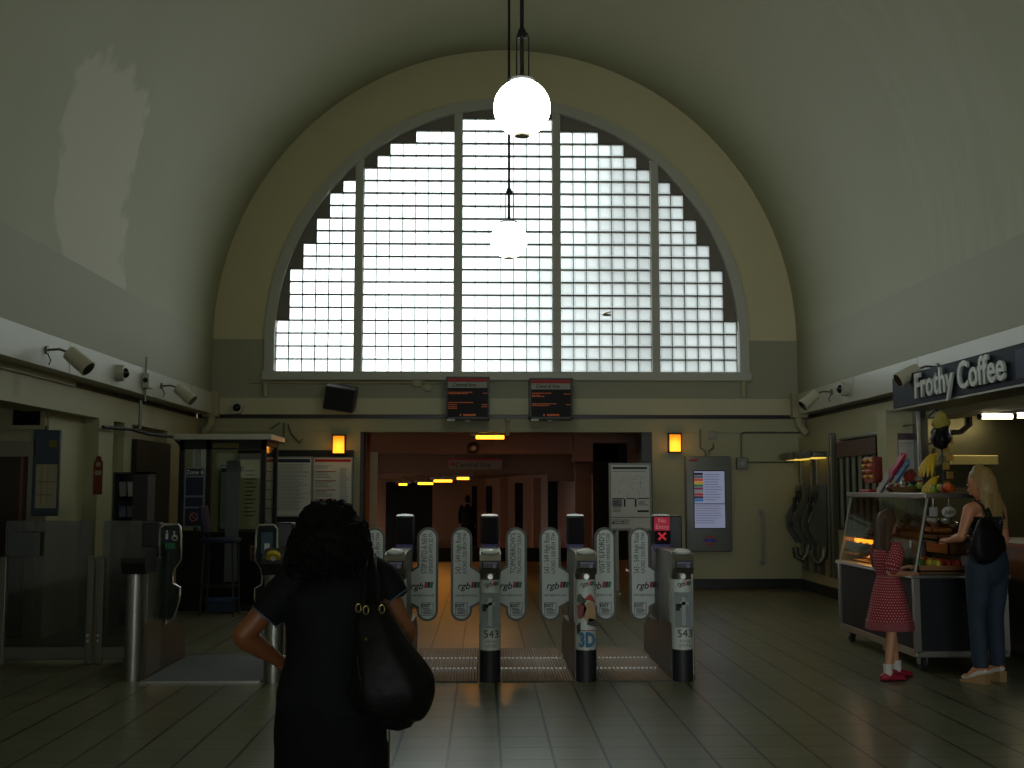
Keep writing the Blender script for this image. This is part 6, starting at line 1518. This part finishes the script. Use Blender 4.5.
b = MB(); limb(b, [(0, 0, .80), (0, 0, .95), (0, 0, 1.1), (0, 0, 1.27), (0, 0, 1.43)], [(.2, .14), (.19, .135), (.17, .125), (.195, .135), (.09, .08)], (1, 0, 0), 24)
for s_ in (-1, 1): limb(b, [(s_*.14, 0, 1.39), (s_*.19, 0, 1.37), (s_*.245, 0, 1.12), (s_*.245, .05, .90)], [.06, .066, .055, .045], (0, 1, 0), 14)
remesh(b.build('coat', DK, T6), .015, 3)
b = MB()
for s_ in (-1, 1): limb(b, [(s_*.088, 0, .88), (s_*.1, .02, .48), (s_*.11, 0, .05)], [.105, .075, .065], (1, 0, 0), 16)
remesh(b.build('trousers', DK, T6), .015, 3)
b = MB(); limb(b, [(0, -.01, 1.74), (0, -.015, 1.7), (0, -.02, 1.64), (0, -.04, 1.56)], [(.04, .05), (.075, .09), (.086, .1), (.07, .06)], (1, 0, 0), 20); b.build('hair', HM, T6, True)
# ================================================================== light
W = bpy.data.worlds.new('overcast_sky'); S.world = W; W.use_nodes = True
nt = W.node_tree; bg = nt.nodes['Background']
tc = N(nt, 'ShaderNodeTexCoord'); sp = N(nt, 'ShaderNodeSeparateXYZ'); nt.links.new(tc.outputs['Generated'], sp.inputs[0])
ns = N(nt, 'ShaderNodeTexNoise'); ns.inputs['Scale'].default_value = 7; ns.inputs['Detail'].default_value = 3; nt.links.new(tc.outputs['Generated'], ns.inputs['Vector'])
mr = N(nt, 'ShaderNodeMapRange'); nt.links.new(MATH(nt, 'ADD', MATH(nt, 'SUBTRACT', sp.outputs[0], MATH(nt, 'MULTIPLY', MATH(nt, 'SUBTRACT', sp.outputs[2], .2), .18)), MATH(nt, 'MULTIPLY', MATH(nt, 'SUBTRACT', ns.outputs['Fac'], .5), .16)), mr.inputs['Value'])
mr.inputs['From Min'].default_value = -.06; mr.inputs['From Max'].default_value = .115; mr.inputs['To Min'].default_value = 1.65; mr.inputs['To Max'].default_value = .20
m2 = N(nt, 'ShaderNodeMapRange'); nt.links.new(sp.outputs[0], m2.inputs['Value']); m2.inputs['From Min'].default_value = .28; m2.inputs['From Max'].default_value = .4; m2.inputs['To Min'].default_value = 0; m2.inputs['To Max'].default_value = 1.5
bk = N(nt, 'ShaderNodeMapRange'); nt.links.new(sp.outputs[1], bk.inputs['Value'])
bk.inputs['From Min'].default_value = -.1; bk.inputs['From Max'].default_value = .1; bk.inputs['To Min'].default_value = BACK; bk.inputs['To Max'].default_value = 1
nt.links.new(MATH(nt, 'MULTIPLY', MATH(nt, 'ADD', mr.outputs['Result'], m2.outputs['Result']), bk.outputs['Result']), bg.inputs['Strength'])
bg.inputs['Color'].default_value = (.93, 1.0, 1.0, 1)
# light portals for sampling the sky through the two openings
def portal(loc, sx, sy, rot):
    l = bpy.data.lights.new('portal', 'AREA'); l.shape = 'RECTANGLE'; l.size = sx; l.size_y = sy; l.cycles.is_portal = True
    o = bpy.data.objects.new('sky_portal', l); C.objects.link(o); o.location = loc; o.rotation_euler = rot
portal((XC, YE+.45, 5.3), 7.4, 4.2, (-PI/2, 0, 0))
portal((.3, YB-.35, 1.45), 5.8, 2.9, (PI/2, 0, 0))
S.view_settings.view_transform = 'Standard'; S.view_settings.look = 'None'
S.view_settings.exposure = EXPO; S.view_settings.gamma = 1; S.view_settings.use_curve_mapping = False
